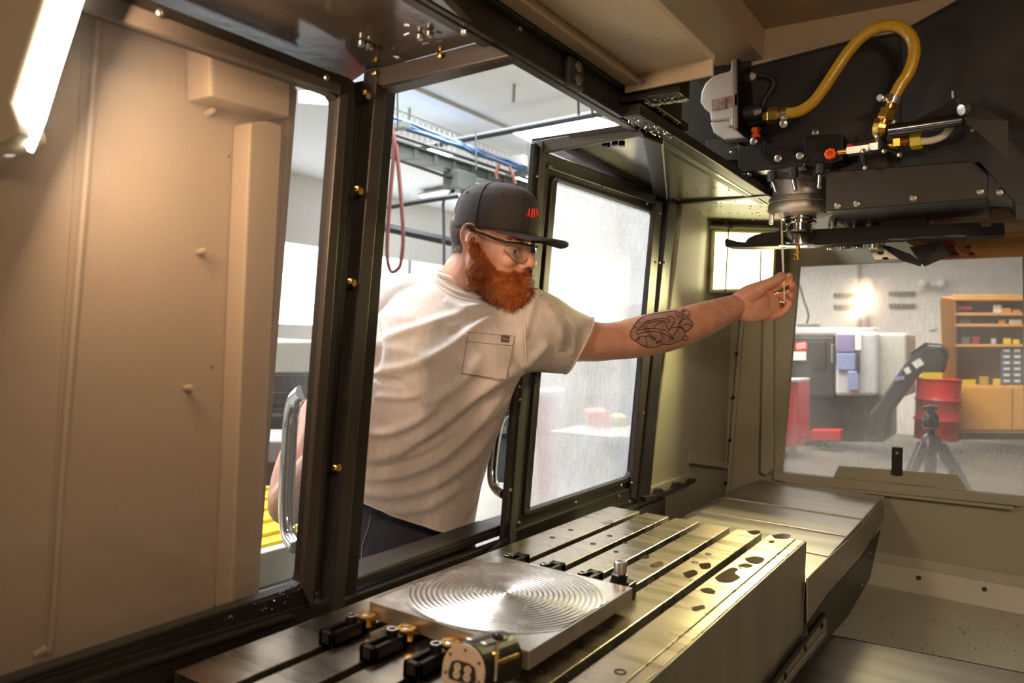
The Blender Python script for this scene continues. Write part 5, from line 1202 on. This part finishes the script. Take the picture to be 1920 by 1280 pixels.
lp = MB(); lp.limb([H(.086, .020, -.068), H(.1005, .009, -.0660), H(.102, 0, -.0665), H(.1005, -.009, -.0660), H(.086, -.020, -.068)], [.0022, .0034, .0036, .0034, .0022], 8, 4)
lp.limb([H(.086, .019, -.070), H(.0990, .009, -.0735), H(.1005, 0, -.0740), H(.0990, -.009, -.0735), H(.086, -.019, -.070)], [.0022, .0038, .0042, .0038, .0022], 8, 4)
obj('lips', lp, M['lip'], man, sm=True)

# ---- beard: shell over the jaw plus separate hairs
def loc(p): d = Vector(p)-HO; return d.dot(HF), d.dot(HS), d.dot(HU)
def beard_w(f, s, u):
    s = abs(s)
    if u > .012 or u < -.135 or f < -.016: return 0
    edge = -.004-1.15*(f-.008)       # cheek line from the ear down to the mouth corner
    edge = max(edge, -.056)
    a = min(1, max(0, (edge-u)/.012)) if f > .006 else min(1, max(0, (.006-u)/.012))
    if f > .070 and s < .034 and -.062 < u < -.0515: a = max(a, 1)     # moustache
    back = min(1, max(0, (f+.006+max(0, -u-.03)*.30)/.012)); a *= back
    if u < -.080-.55*max(0, f): a *= max(0, 1-(-.080-.55*max(0, f)-u)/.012)
    if u < -.115: a *= max(0, (u+.135)/.02)
    return a
bm = bmesh.new(); bm.from_mesh(bme); bm.normal_update()
keep = {}
for v in bm.verts:
    f, s, u = loc(v.co)
    if abs(s) < .1 and f < .12 and u > -.14 and u < .02: 
        wv_ = beard_w(f, s, u)
        if wv_ > 0: keep[v.index] = wv_
bm.verts.ensure_lookup_table()
dele = [v for v in bm.verts if v.index not in keep]
for v in bm.verts:
    if v.index in keep:
        f, s, u = loc(v.co); wgt = keep[v.index]
        th_ = .004 + .013*min(1, max(0, (-.055-u)/.03)) + .004*min(1, max(0, (-.02-u)/.03))
        if u > -.063 and f > .07 and abs(s) < .036: th_ = .005
        n_ = noise.noise(v.co*140)*.002 + noise.noise(v.co*60)*.002
        v.co = v.co + v.normal*(wgt*(th_+n_)-.0006) - HU*wgt*max(0, (-.07-u))*.25
bmesh.ops.delete(bm, geom=dele, context='VERTS')
bm.faces.ensure_lookup_table(); fr_ = [f for f in bm.faces]
bsh = bpy.data.meshes.new('beard'); bm.to_mesh(bsh)
hairs = MB(); random.seed(8)
fs = [(f.calc_center_median(), f.normal.copy()) for f in fr_ if f.is_valid]
for k in range(15000):
    c_, n_ = random.choice(fs); f, s, u = loc(c_)
    dn = (-HU*.75 + n_*.55 + HF*.25 + Vector((random.uniform(-.3, .3), random.uniform(-.3, .3), random.uniform(-.3, .3)))).normalized()
    L_ = random.uniform(.008, .015)*(1 if u < -.04 else .6)
    sd__ = dn.cross(n_); sd__ = sd__.normalized()*.0007 if sd__.length > 1e-4 else Vector((.0004, 0, 0))
    p0_ = c_ - n_*.001 + Vector((random.uniform(-.0015, .0015),)*3)
    hairs.add([p0_-sd__, p0_+sd__, p0_+dn*L_], [(0, 1, 2)])
bm.free()
bdo = mesh_obj('beard', bsh, M['beard'], man)
o = obj('beard_hairs', hairs, M['beard'], bdo, fix=False); o['kind'] = 'stuff'
# ---- short hair at the back and sides under the cap
hr = MB(); random.seed(12)
bm = bmesh.new(); bm.from_mesh(bme); bm.normal_update(); hv = []
for f_ in bm.faces:
    f, s, u = loc(f_.calc_center_median())
    if abs(s) < .09 and -.11 < f < .03 and -.030 < u < .04:
        if f < -.03 and u > -.032+.10*max(0, -.03-f)*0: hv.append((f_.calc_center_median(), f_.normal.copy()))
        elif f <= .012 and u > .024: hv.append((f_.calc_center_median(), f_.normal.copy()))
bm.free()
for k in range(7000):
    c_, n_ = random.choice(hv); f, s, u = loc(c_)
    if u < -.014 and random.random() < .5: continue
    dn = (-HU*.8 - HF*.35 + n_*.40 + Vector((random.uniform(-.25, .25), random.uniform(-.25, .25), random.uniform(-.25, .25)))).normalized()
    L_ = random.uniform(.006, .013); sd__ = dn.cross(n_).normalized()*.0006
    hr.add([c_-sd__, c_+sd__, c_+dn*L_+n_*.001], [(0, 1, 2)])
o = obj('hair', hr, M['hair'], man, fix=False); o['kind'] = 'stuff'

# ---- cap
def capP(a, h):           # a around, h 0 (rim) .. 1 (button)
    prof = [(0, 1.0, .0), (.12, 1.01, .016), (.28, 1.0, .034), (.45, .965, .052), (.6, .90, .069), (.75, .75, .085), (.88, .50, .096), (.96, .25, .1005), (1, .0, .102)]
    for (h0, r0, z0), (h1, r1, z1) in zip(prof[:-1], prof[1:]):
        if h <= h1: t_ = (h-h0)/(h1-h0); r = r0+(r1-r0)*t_; z = z0+(z1-z0)*t_; break
    front = max(0, math.cos(a))
    zz2 = z + front*.006*(1-h)*0 + .004*front*math.sin(PI*h)
    return H(.006+.092*r*math.cos(a)+.004*front*math.sin(PI*min(1, h*1.2)), .0815*r*math.sin(a), .0225+zz2*1.02)
cp_ = MB(); na_, nh = 72, 22
for i in range(nh+1):
    for j in range(na_): cp_.v.append(capP(2*PI*j/na_, i/nh))
for i in range(nh):
    for j in range(na_): cp_.f.append((i*na_+j, i*na_+(j+1) % na_, (i+1)*na_+(j+1) % na_, (i+1)*na_+j))
cap = obj('cap', cp_, M['cap'], man, sm=True)
so = cap.modifiers.new('thick', 'SOLIDIFY'); so.thickness = .002; so.offset = -1
obj('cap_button', MB().ell(H(.006, 0, .1275), [HF*.0075, HS*.0075, HU*.004], 12, 8), M['cap'], cap, sm=True)
for k in range(6):
    a = PI/6+PI/3*k
    obj('cap_seam', MB().tube([capP(a, h/12)+(capP(a, h/12)-H(0, 0, .03)).normalized()*.0005 for h in range(0, 12)], .0011, 6), M['cap'], cap, sm=True)
    obj('eyelet', MB().lathe(capP(a+PI/6, .62)+(capP(a+PI/6, .62)-H(0, 0, .03)).normalized()*.0006, (capP(a+PI/6, .62)-H(0, 0, .03)), [(-.001, .0034), (.0006, .0032), (.0006, .0016), (0, .0014)], 12), M['cap'], cap, sm=True)
bl_ = MB(); nr_, nc_ = 8, 24
for side in (0, 1):
    for i in range(nr_+1):
        for j in range(nc_+1):
            a = -1.18+2.36*j/nc_; t_ = i/nr_
            base = Vector((.006+.0915*math.cos(a), .081*math.sin(a), .0230))
            out = Vector((.062+.108*math.cos(a*.85)**.8, .082*math.sin(a*.98)*1.0, .0215))
            q = base.lerp(out, t_)
            z_ = q.z - .004*t_ - .010*(q.y/.08)**2*t_ - side*.0032
            bl_.v.append(H(q.x, q.y, z_))
N_ = (nr_+1)*(nc_+1)
for i in range(nr_):
    for j in range(nc_):
        a = i*(nc_+1)+j; q = (a, a+1, a+nc_+2, a+nc_+1); bl_.f.append(q); bl_.f.append(tuple(N_+k for k in q[::-1]))
rimi = [j for j in range(nc_+1)] + [i*(nc_+1)+nc_ for i in range(1, nr_+1)] + [nr_*(nc_+1)+j for j in range(nc_-1, -1, -1)] + [i*(nc_+1) for i in range(nr_-1, 0, -1)]
for a, b in zip(rimi, rimi[1:]+rimi[:1]): bl_.f.append((a, b, N_+b, N_+a))
obj('cap_bill', bl_, M['cap'], cap, sm=True)
cb_ = bvh_of(cap.data)
lg = MB()
for px in ([(987, 405), (994, 404)], [(991, 403), (993, 391)], [(996, 408), (998, 391)], [(1000, 408), (1002, 391)], [(1004, 408), (1006.5, 391)], [(1006, 392), (1010, 408)], [(998, 400), (1003, 399.5)]):
    P_ = drape(cb_, dense(px, 2), .0008)
    if len(P_) > 1: lg.tube(P_, .0019, 6)
obj('red_emblem', lg, M['red'], cap, sm=True)

# ---- safety glasses
gl = MB()
def G(f, s, u): return H(f, s, u)
tl = MB(); tl.tube(smooth([G(-.006, .0800, .016), G(.02, .0795, .012), (G(.05, .073, .004)), G(.072, .060, -.001)], 5), [.0022]*5+[.0026]*5+[.0032]*6, 8)
tl.tube(smooth([G(-.006, -.0800, .016), G(.02, -.0795, .012), G(.05, -.073, .004), G(.072, -.060, -.001)], 5), [.0022]*5+[.0026]*5+[.0032]*6, 8)
fme = [G(.072, .061, .000), G(.088, .046, .001), G(.100, .025, .001), G(.104, 0, .000), G(.100, -.025, .001), G(.088, -.046, .001), G(.072, -.061, .000)]
tl.tube(smooth(fme, 5), .0023, 8)
gls = obj('safety_glasses', tl, M['plastic'], man, sm=True)
for s in (-1, 1):
    ln = MB(); nA, nB = 12, 8
    for i in range(nA+1):
        t_ = i/nA; ss = .004+.056*t_
        ff = .103-.031*(t_**2)
        drop = .036*math.sin(PI*min(1, .15+.85*t_)**.8) if t_ > .0 else .014
        drop = .008+.030*math.sin(PI*(.12+.80*t_))
        for j in range(nB+1): ln.v.append(G(ff-.006*(j/nB)**2, s*ss, .000-drop*j/nB))
    for i in range(nA):
        for j in range(nB): a = i*(nB+1)+j; ln.f.append((a, a+1, a+nB+2, a+nB+1))
    obj('lens', ln, M['lens'], gls, sm=True)
    rim = [ln.v[i*(nB+1)+nB] for i in range(nA+1)]
    obj('lens_rim', MB().tube(rim, .0007, 5), M['plastic'], gls)
obj('nose_bridge', MB().limb([G(.101, .009, -.012), G(.105, 0, -.006), G(.101, -.009, -.012)], [.0015, .002, .0015], 8, 3), M['plastic'], gls, sm=True)

# ---- T-shirt
tm = MB()
ringsT = [(766, 1030, 1.72, 122, .118), (768, 985, 1.71, 122, .118), (772, 940, 1.70, 124, .120), (780, 880, 1.685, 127, .124), (795, 805, 1.66, 134, .128), (815, 735, 1.635, 142, .130), (836, 670, 1.62, 146, .124), (852, 612, 1.64, 142, .110), (864, 575, 1.668, 122, .096), (872, 545, 1.685, 84, .078), (878, 518, 1.685, 62, .066)]
def ring_pts(cx, cy, t, hw, dp, dirx, n=40):
    o = atT(cx, cy, t); a = dirx.normalized()*(hw*t/FPX); b = FW*dp; out = []
    for k in range(n):
        th = 2*PI*k/n; c_, s_ = math.cos(th), math.sin(th)
        e_ = .82; out.append(o + a*math.copysign(abs(c_)**e_, c_) + b*math.copysign(abs(s_)**e_, s_))
    return out
nR = 40
for k, (cx_, cy_, t_, hw, dp) in enumerate(ringsT):
    sl = .34-.22*k/10
    tm.v += ring_pts(cx_, cy_, t_, hw, dp, RT-UP*sl, nR)
for i in range(len(ringsT)-1):
    for j in range(nR): tm.f.append((i*nR+j, i*nR+(j+1) % nR, (i+1)*nR+(j+1) % nR, (i+1)*nR+j))
tm.f += [tuple(range(nR))[::-1], tuple(range(nR*10, nR*11))]
tm.limb([atT(900, 578, 1.68), atT(960, 592, 1.645), atT(1005, 606, 1.645), atT(1050, 628, 1.70), atT(1095, 645, 1.73), atT(1125, 655, 1.75)], [.062, .070, .071, .066, .0635, .063], 22, 5)
tm.limb([atT(955, 645, 1.625), atT(1000, 645, 1.65), atT(1060, 660, 1.70)], [.075, .062, .050], 18, 4)
tm.limb([atT(840, 565, 1.69), atT(775, 565, 1.715), atT(742, 592, 1.735)], [.060, .064, .072], 22, 5)
sm_ = MB(); sm_.limb([atT(775, 568, 1.715), atT(735, 592, 1.735), atT(704, 650, 1.70), atT(668, 715, 1.64), atT(648, 755, 1.61)], [.060, .073, .070, .066, .066], 22, 5)
tme = fuse(tm, .0042, 6, .6)
bm = bmesh.new(); bm.from_mesh(tme)
def cut(bm, p, n, near=None):
    """remove everything on the far side of a plane, but only close to p"""
    kill = [v for v in bm.verts if (v.co-p).dot(n) > 0 and (near is None or (v.co-p).length < near)]
    bmesh.ops.delete(bm, geom=kill, context='VERTS')
cut(bm, atT(1088, 644, 1.72), (RT*.877-UP*.48+FW*.12).normalized(), .17)

cut(bm, atT(770, 975, 1.60), (-UP*.94-RT*.34+FW*-.02).normalized(), .34)
cut(bm, atT(880, 532, 1.66), (UP*.93+RT*.33-FW*.10).normalized(), .12)
bmesh.ops.subdivide_edges(bm, edges=[], cuts=1)
bm.normal_update()
folds = [([(705, 640), (790, 612), (860, 588), (940, 560)], .0045, 9), ([(690, 700), (780, 682), (850, 645), (905, 602), (962, 566)], .006, 10),
         ([(700, 742), (760, 744), (800, 735)], .004, 7), ([(790, 760), (840, 735), (880, 700), (905, 660)], .006, 10),
         ([(672, 805), (720, 812), (780, 790), (830, 752)], .007, 9), ([(668, 862), (740, 850), (800, 815), (870, 760), (930, 715), (985, 690)], .008, 11),
         ([(668, 895), (740, 892), (820, 862), (890, 800), (950, 735)], .007, 10), ([(662, 918), (740, 926), (820, 905), (890, 850), (935, 790)], .006, 10),
         ([(720, 958), (800, 950), (870, 905)], .005, 10), ([(700, 590), (712, 640), (700, 700)], -.006, 7), ([(688, 700), (720, 712), (760, 716)], -.006, 6),
         ([(1003, 556), (990, 600), (975, 650)], .004, 8), ([(1020, 570), (1048, 606), (1052, 660)], .004, 8), ([(1052, 590), (1075, 625), (1072, 670)], .0035, 7),
         ([(985, 560), (1002, 548), (1014, 553)], .006, 6), ([(1030, 640), (1000, 672), (980, 692)], .005, 8), ([(830, 560), (880, 580), (950, 570), (985, 552)], .004, 7),
         ([(840, 630), (890, 600), (940, 585)], -.0035, 7), ([(760, 850), (850, 800), (910, 740)], -.005, 8), ([(700, 880), (790, 860), (860, 815)], -.004, 7)]
fold_s = []
for pts, amp, wd in folds:
    dd = dense(curvy(pts, 4), 5); n = len(dd)
    fold_s.append((dd, amp, wd))
for v in bm.verts:
    x, y = to_px(v.co); facing = -v.normal.dot((v.co-CAM).normalized())
    if facing < -.1: continue
    d_ = 0
    for dd, amp, wd in fold_s:
        best = 1e9; bi = 0
        for i in range(0, len(dd), 1):
            q = (dd[i][0]-x)**2+(dd[i][1]-y)**2
            if q < best: best = q; bi = i
        if best < (3*wd)**2:
            t_ = bi/max(1, len(dd)-1); env = min(1, 5*t_, 5*(1-t_))**.5 if 0 < t_ < 1 else 0
            d_ += 1.5*amp*env*math.exp(-best/(wd*wd))
    d_ += noise.noise(v.co*18)*.0025
    v.co += v.normal*d_*min(1, max(0, facing*2+.3))
bm.to_mesh(tme); bm.free()
sme = fuse(sm_, .0045, 4); bm = bmesh.new(); bm.from_mesh(sme)
for v in bm.verts: v.co += v.normal*(noise.noise(v.co*16)*.005)
cut(bm, atT(655, 735, 1.61), (RT*-.5-UP*.85).normalized()); bm.to_mesh(sme); bm.free()
shirt = mesh_obj('t_shirt', tme, M['shirt'], man)
slv = mesh_obj('sleeve', sme, M['shirt'], shirt); so = slv.modifiers.new('thick', 'SOLIDIFY'); so.thickness = .0025; so.offset = -1
so = shirt.modifiers.new('thick', 'SOLIDIFY'); so.thickness = .0025; so.offset = -1
sb = bvh_of(tme)
def seam(pts, r, name, m, par=shirt, off=.0003):
    P_ = drape(sb, dense(pts, 4), off)
    if len(P_) > 2: return obj(name, MB().tube(P_, r, 6), m, par, sm=True)
# boundary edges -> hems, collar and cuffs
bm = bmesh.new(); bm.from_mesh(tme); be_ = [e for e in bm.edges if e.is_boundary]; adj = {}
for e in be_:
    for v in e.verts: adj.setdefault(v.index, []).append(e)
cov = {v.index: v.co.copy() for v in bm.verts}; used_e = set(); loops = []
for e in be_:
    if e.index in used_e: continue
    lp_ = []; cur = e.verts[0]; nxt = e
    while nxt is not None:
        used_e.add(nxt.index); lp_.append(cur.index); cur = nxt.other_vert(cur)
        nxt = next((q for q in adj[cur.index] if q.index not in used_e), None)
    loops.append([cov[i] for i in lp_])
bm.free()
for L_ in loops:
    if len(L_) < 30: continue
    P_ = L_[:]
    for _ in range(8): P_ = [(P_[i-1]+P_[i]*2+P_[(i+1) % len(P_)])/4 for i in range(len(P_))]
    c_ = sum(P_, Vector())/len(P_); x, y = to_px(c_)
    if y < 585 and 780 < x < 960:     # collar band
        P_ = P_[::2]; obj('collar', MB().tube(P_+[P_[0]], .0065, 8), M['shirt'], shirt, sm=True)
    else:
        P_ = P_[::2]; obj('hem', MB().tube(P_+[P_[0]], .0026, 6), M['shirt'], shirt, sm=True)
seam(curvy([(816, 508), (824, 526), (842, 541), (868, 552), (905, 558), (940, 558), (970, 552)]), .0055, 'collar', M['shirt'], off=-.001)
seam(curvy([(808, 512), (818, 532), (838, 549), (866, 561), (905, 567), (942, 566), (975, 559)]), .0007, 'collar_stitch', mat('collar_thread', (.42, .36, .31), .9))
seam(curvy([(988, 562), (985, 600), (986, 650), (990, 692)]), .0012, 'sleeve_seam', M['shirt'])
seam(curvy([(983, 562), (980, 600), (981, 650), (984, 692)]), .0006, 'sleeve_stitch', M['shirt'])
# pocket
pk = [(878, 622), (965, 630), (953, 708), (937, 712), (866, 700)]
pkd = drape(sb, dense(pk+pk[:1], 5), .0)
cen = drape(sb, [(915, 665)], 0)[0]
pm = MB(); gx, gy = 14, 14
for side, off in ((0, .0030), (1, .0)):
    for i in range(gx+1):
        for j in range(gy+1):
            u_, v_ = i/gx, j/gy
            x0 = 878+(965-878)*u_; y0 = 622+8*u_; x1 = 866+(948-866)*u_; y1 = 699+12*u_
            h = drape(sb, [(x0+(x1-x0)*v_, y0+(y1-y0)*v_)], off)
            pm.v.append(h[0] if h else cen)
n1 = (gx+1)*(gy+1)
for i in range(gx):
    for j in range(gy): a = i*(gy+1)+j; q = (a, a+1, a+gy+2, a+gy+1); pm.f += [q, tuple(n1+k for k in q[::-1])]
ri = [i*(gy+1) for i in range(gx+1)]+[gx*(gy+1)+j for j in range(1, gy+1)]+[i*(gy+1)+gy for i in range(gx-1, -1, -1)]+[j for j in range(gy-1, 0, -1)]
for a, b in zip(ri, ri[1:]+ri[:1]): pm.f.append((a, b, n1+b, n1+a))
pocket = obj('chest_pocket', pm, M['shirt'], shirt, sm=True)
dk = mat('seam_shadow_thread', (.30, .24, .20), .9)
for pts in ([(878, 622), (866, 699), (937, 713), (948, 711), (965, 630)], [(877, 622), (965, 630)], [(875, 640), (962, 648)]):
    P_ = drape(sb, dense(pts, 4), .0034); obj('pocket_stitch', MB().tube(P_, .0007, 5), dk, pocket)
P_ = drape(sb, [(940, 628), (956, 630), (954, 642), (939, 640)], .0045); obj('pocket_tag', MB().prism(P_, FW*.001), mat('tag_grey', (.10, .09, .09), .7), pocket)
P_ = drape(sb, [(942, 634), (944, 631), (948, 630), (952, 632), (954, 636), (951, 638), (948, 639), (944, 638)], .0052); obj('tag_emblem', MB().prism(P_, FW*.0006), mat('tag_orange', (.45, .07, .02), .6), pocket)
P_ = drape(sb, [(943, 635), (953, 636)], .0056); obj('tag_line', MB().tube(P_, .0005, 4), M['paper'], pocket)

# ---- tattoo on the forearm (ink lines lie on the skin)
def tpx(x, y): return 1160+x/5.333, 480+y/5.333
tat = [[(150, 700), (118, 760), (125, 820), (170, 850), (230, 890), (300, 910), (390, 905), (430, 880), (500, 885), (560, 865), (640, 830), (662, 780), (640, 730), (590, 710)],
       [(150, 700), (190, 650), (240, 610), (330, 580), (440, 565), (560, 548), (600, 560), (640, 600), (630, 650), (600, 680)],
       [(185, 740), (280, 725), (400, 730), (480, 750), (530, 800), (552, 835), (500, 800), (440, 770), (380, 755), (300, 755), (235, 765), (195, 785), (180, 770), (185, 740)],
       [(245, 680), (270, 655), (350, 635), (440, 620), (500, 630), (505, 650), (480, 665), (440, 645), (360, 655), (285, 672), (275, 690), (300, 740), (345, 810), (348, 835), (330, 825), (290, 770), (260, 720), (245, 680)],
       [(165, 840), (210, 805), (260, 800), (320, 800)], [(210, 805), (190, 850)], [(320, 800), (360, 820), (380, 870), (420, 850), (430, 880)],
       [(260, 800), (280, 850), (270, 900)], [(350, 720), (370, 690), (430, 660), (470, 680), (500, 740), (530, 700), (560, 640), (520, 600), (490, 610)],
       [(420, 770), (440, 820), (400, 850), (380, 860)], [(500, 750), (520, 720), (590, 710), (620, 690)], [(600, 680), (630, 640), (690, 625), (735, 660), (738, 700), (700, 740), (670, 752), (640, 720), (600, 700), (600, 680)],
       [(640, 720), (650, 690), (690, 680), (735, 700)], [(650, 590), (640, 560), (665, 545), (700, 555), (708, 585), (690, 603), (665, 600), (650, 590)], [(625, 545), (645, 535), (670, 540), (640, 560), (625, 545)],
       [(645, 820), (665, 798), (690, 808), (690, 830), (670, 842), (645, 830), (645, 820)], [(560, 560), (590, 600), (630, 610)], [(150, 700), (200, 720), (240, 690)], [(500, 850), (540, 800), (600, 720)]]
tk = MB()
for st in tat:
    P_ = drape(bb, [tpx(x, y) for x, y in curvy(st, 5)], .0001)
    if len(P_) > 2: tk.tube(P_, .0012, 6)
ti = obj('tattoo_lines', tk, M['ink'], body, sm=True); ti['kind'] = 'stuff'
shd = MB()
for k in range(0): pass
# ring on the finger
rp = hp_(1468, 571, .014); rax = (hp_(1478, 563, .010)-hp_(1466, 572, .016)).normalized()
fa = (hp_(1468, 574, .018)-hp_(1442, 577, .010)).normalized(); obj('finger_ring', MB().lathe(hp_(1463, 574.8, .0165), fa, [(-.003, .0118), (-.0028, .0126), (.0028, .0126), (.003, .0118)], 24), mat('dark_gold', (.35, .22, .06), .3, 1), body, sm=True)
obj('thumb_nail', MB().ell(hp_(1461, 513, -.024), [(RT*.8+UP*.45)*.007, (UP*.8-RT*.45-FW*.5)*.0042, -FW*.0022], 12, 8), mat('nail', (.62, .36, .27), .3), body, sm=True)

# ---- jeans, belt line, boots
jm = MB()
J0 = atT(770, 985, 1.755); HX = RT.copy(); HX.z = 0; HX.normalize(); HY = Vector((-HX.y, HX.x, 0))
def jring(c, a, b, n=28, tilt=0):
    return [c + HX*a*math.cos(2*PI*k/n) + HY*b*math.sin(2*PI*k/n) + Vector((0, 0, tilt*math.cos(2*PI*k/n))) for k in range(n)]
hipc = Vector((-1.13, 1.31, 0))
fus = MB()
c0_ = atT(772, 915, 1.74)
rr_ = [(c0_, .130, .105, -.045), (atT(766, 1010, 1.755), .158, .130, -.035), (atT(758, 1075, 1.76), .172, .135, -.01), (atT(752, 1150, 1.77), .176, .135, 0)]
for c_, a, b, tl_ in rr_: jm.v += jring(c_, a, b, 28, tl_)
for i in range(3):
    for j in range(28): jm.f.append((i*28+j, i*28+(j+1) % 28, (i+1)*28+(j+1) % 28, (i+1)*28+j))
jm.f += [tuple(range(28))[::-1], tuple(range(84, 112))]
hip = atT(752, 1150, 1.77)
for s in (-1, 1):
    p_ = hip + HX*s*.085; f_ = Vector((hip.x, hip.y, 0)) + HX*s*.13 + HY*.02 + Vector((0, 0, .10))
    k_ = p_.lerp(f_, .48) - HY*.02
    jm.limb([p_+Vector((0, 0, .03)), k_, f_], [.098, .068, .055], 18, 6)
jme = fuse(jm, .008, 6)
bm = bmesh.new(); bm.from_mesh(jme)
cut(bm, atT(770, 935, 1.745), Vector((-.1, 0, 1)).normalized())
for v in bm.verts: v.co += v.normal*(noise.noise(v.co*14)*.006+noise.noise(v.co*35)*.003)
bm.to_mesh(jme); bm.free()
jeans = mesh_obj('jeans', jme, M['denim'], man)
so = jeans.modifiers.new('thick', 'SOLIDIFY'); so.thickness = .003; so.offset = -1
jb = bvh_of(jme)
P_ = drape(jb, dense(curvy([(695, 965), (690, 990), (680, 1020), (677, 1060)]), 4), .0006)
if len(P_) > 2: obj('side_stitch', MB().tube(P_, .0009, 5), mat('pale_thread', (.35, .33, .36), .8), jeans)
P_ = drape(jb, dense(curvy([(658, 1000), (672, 1030), (668, 1060)]), 4), .0006)
if len(P_) > 2: obj('pocket_seam', MB().tube(P_, .0016, 5), M['denim'], jeans)
for s in (-1, 1):
    f_ = Vector((hip.x, hip.y, 0)) + HX*s*.13 + HY*.02
    td = (HX*.3-HY).normalized(); bt = MB()
    bt.limb([f_+Vector((0, 0, .12)), f_+Vector((0, 0, .06))], [.058, .055], 14, 3)
    bt.ell(f_+td*.06+Vector((0, 0, .045)), [td*.13, td.cross(Vector((0, 0, 1)))*.05, Vector((0, 0, .045))], 16, 10)
    bme_ = fuse(bt, .008, 3); mesh_obj('boot', bme_, mat('brown_boot_leather', (.06, .035, .02), .5), man)
    sole = [f_+td*.06+td*.135*math.cos(a)+td.cross(Vector((0, 0, 1)))*.052*math.sin(a)+Vector((0, 0, .001)) for a in [2*PI*k/20 for k in range(20)]]
    obj('boot_sole', MB().prism(sole, (0, 0, .022)), M['rubber'], man)

# thin clear strip held between thumb and fingers
st = thing('feeler_strip', hp_(1471, 570, -.02), 'thin clear strip held upright between thumb and fingertips beside the tool holder', 'strip')
a_, b_, c_ = hp_(1465, 404, -.015), hp_(1467, 466, -.018), hp_(1471, 562, -.022)
def strip(p, q, w0, w1): return MB().add([p-RT*w0, p+RT*w0, q+RT*w1, q-RT*w1, p-RT*w0+FW*.0006, p+RT*w0+FW*.0006, q+RT*w1+FW*.0006, q-RT*w1+FW*.0006], [(0, 1, 2, 3), (4, 7, 6, 5), (0, 4, 5, 1), (1, 5, 6, 2), (2, 6, 7, 3), (3, 7, 4, 0)])
obj('upper_strip', strip(a_, b_, .0012, .0030), mat('clear_plastic', (.75, .72, .62), .15, alpha=.45), st)
obj('bright_strip', strip(b_, c_, .0030, .0012), mat('glinting_plastic', (.92, .93, .96), .2), st)  # bright lower half: light caught by the strip, put into a white base
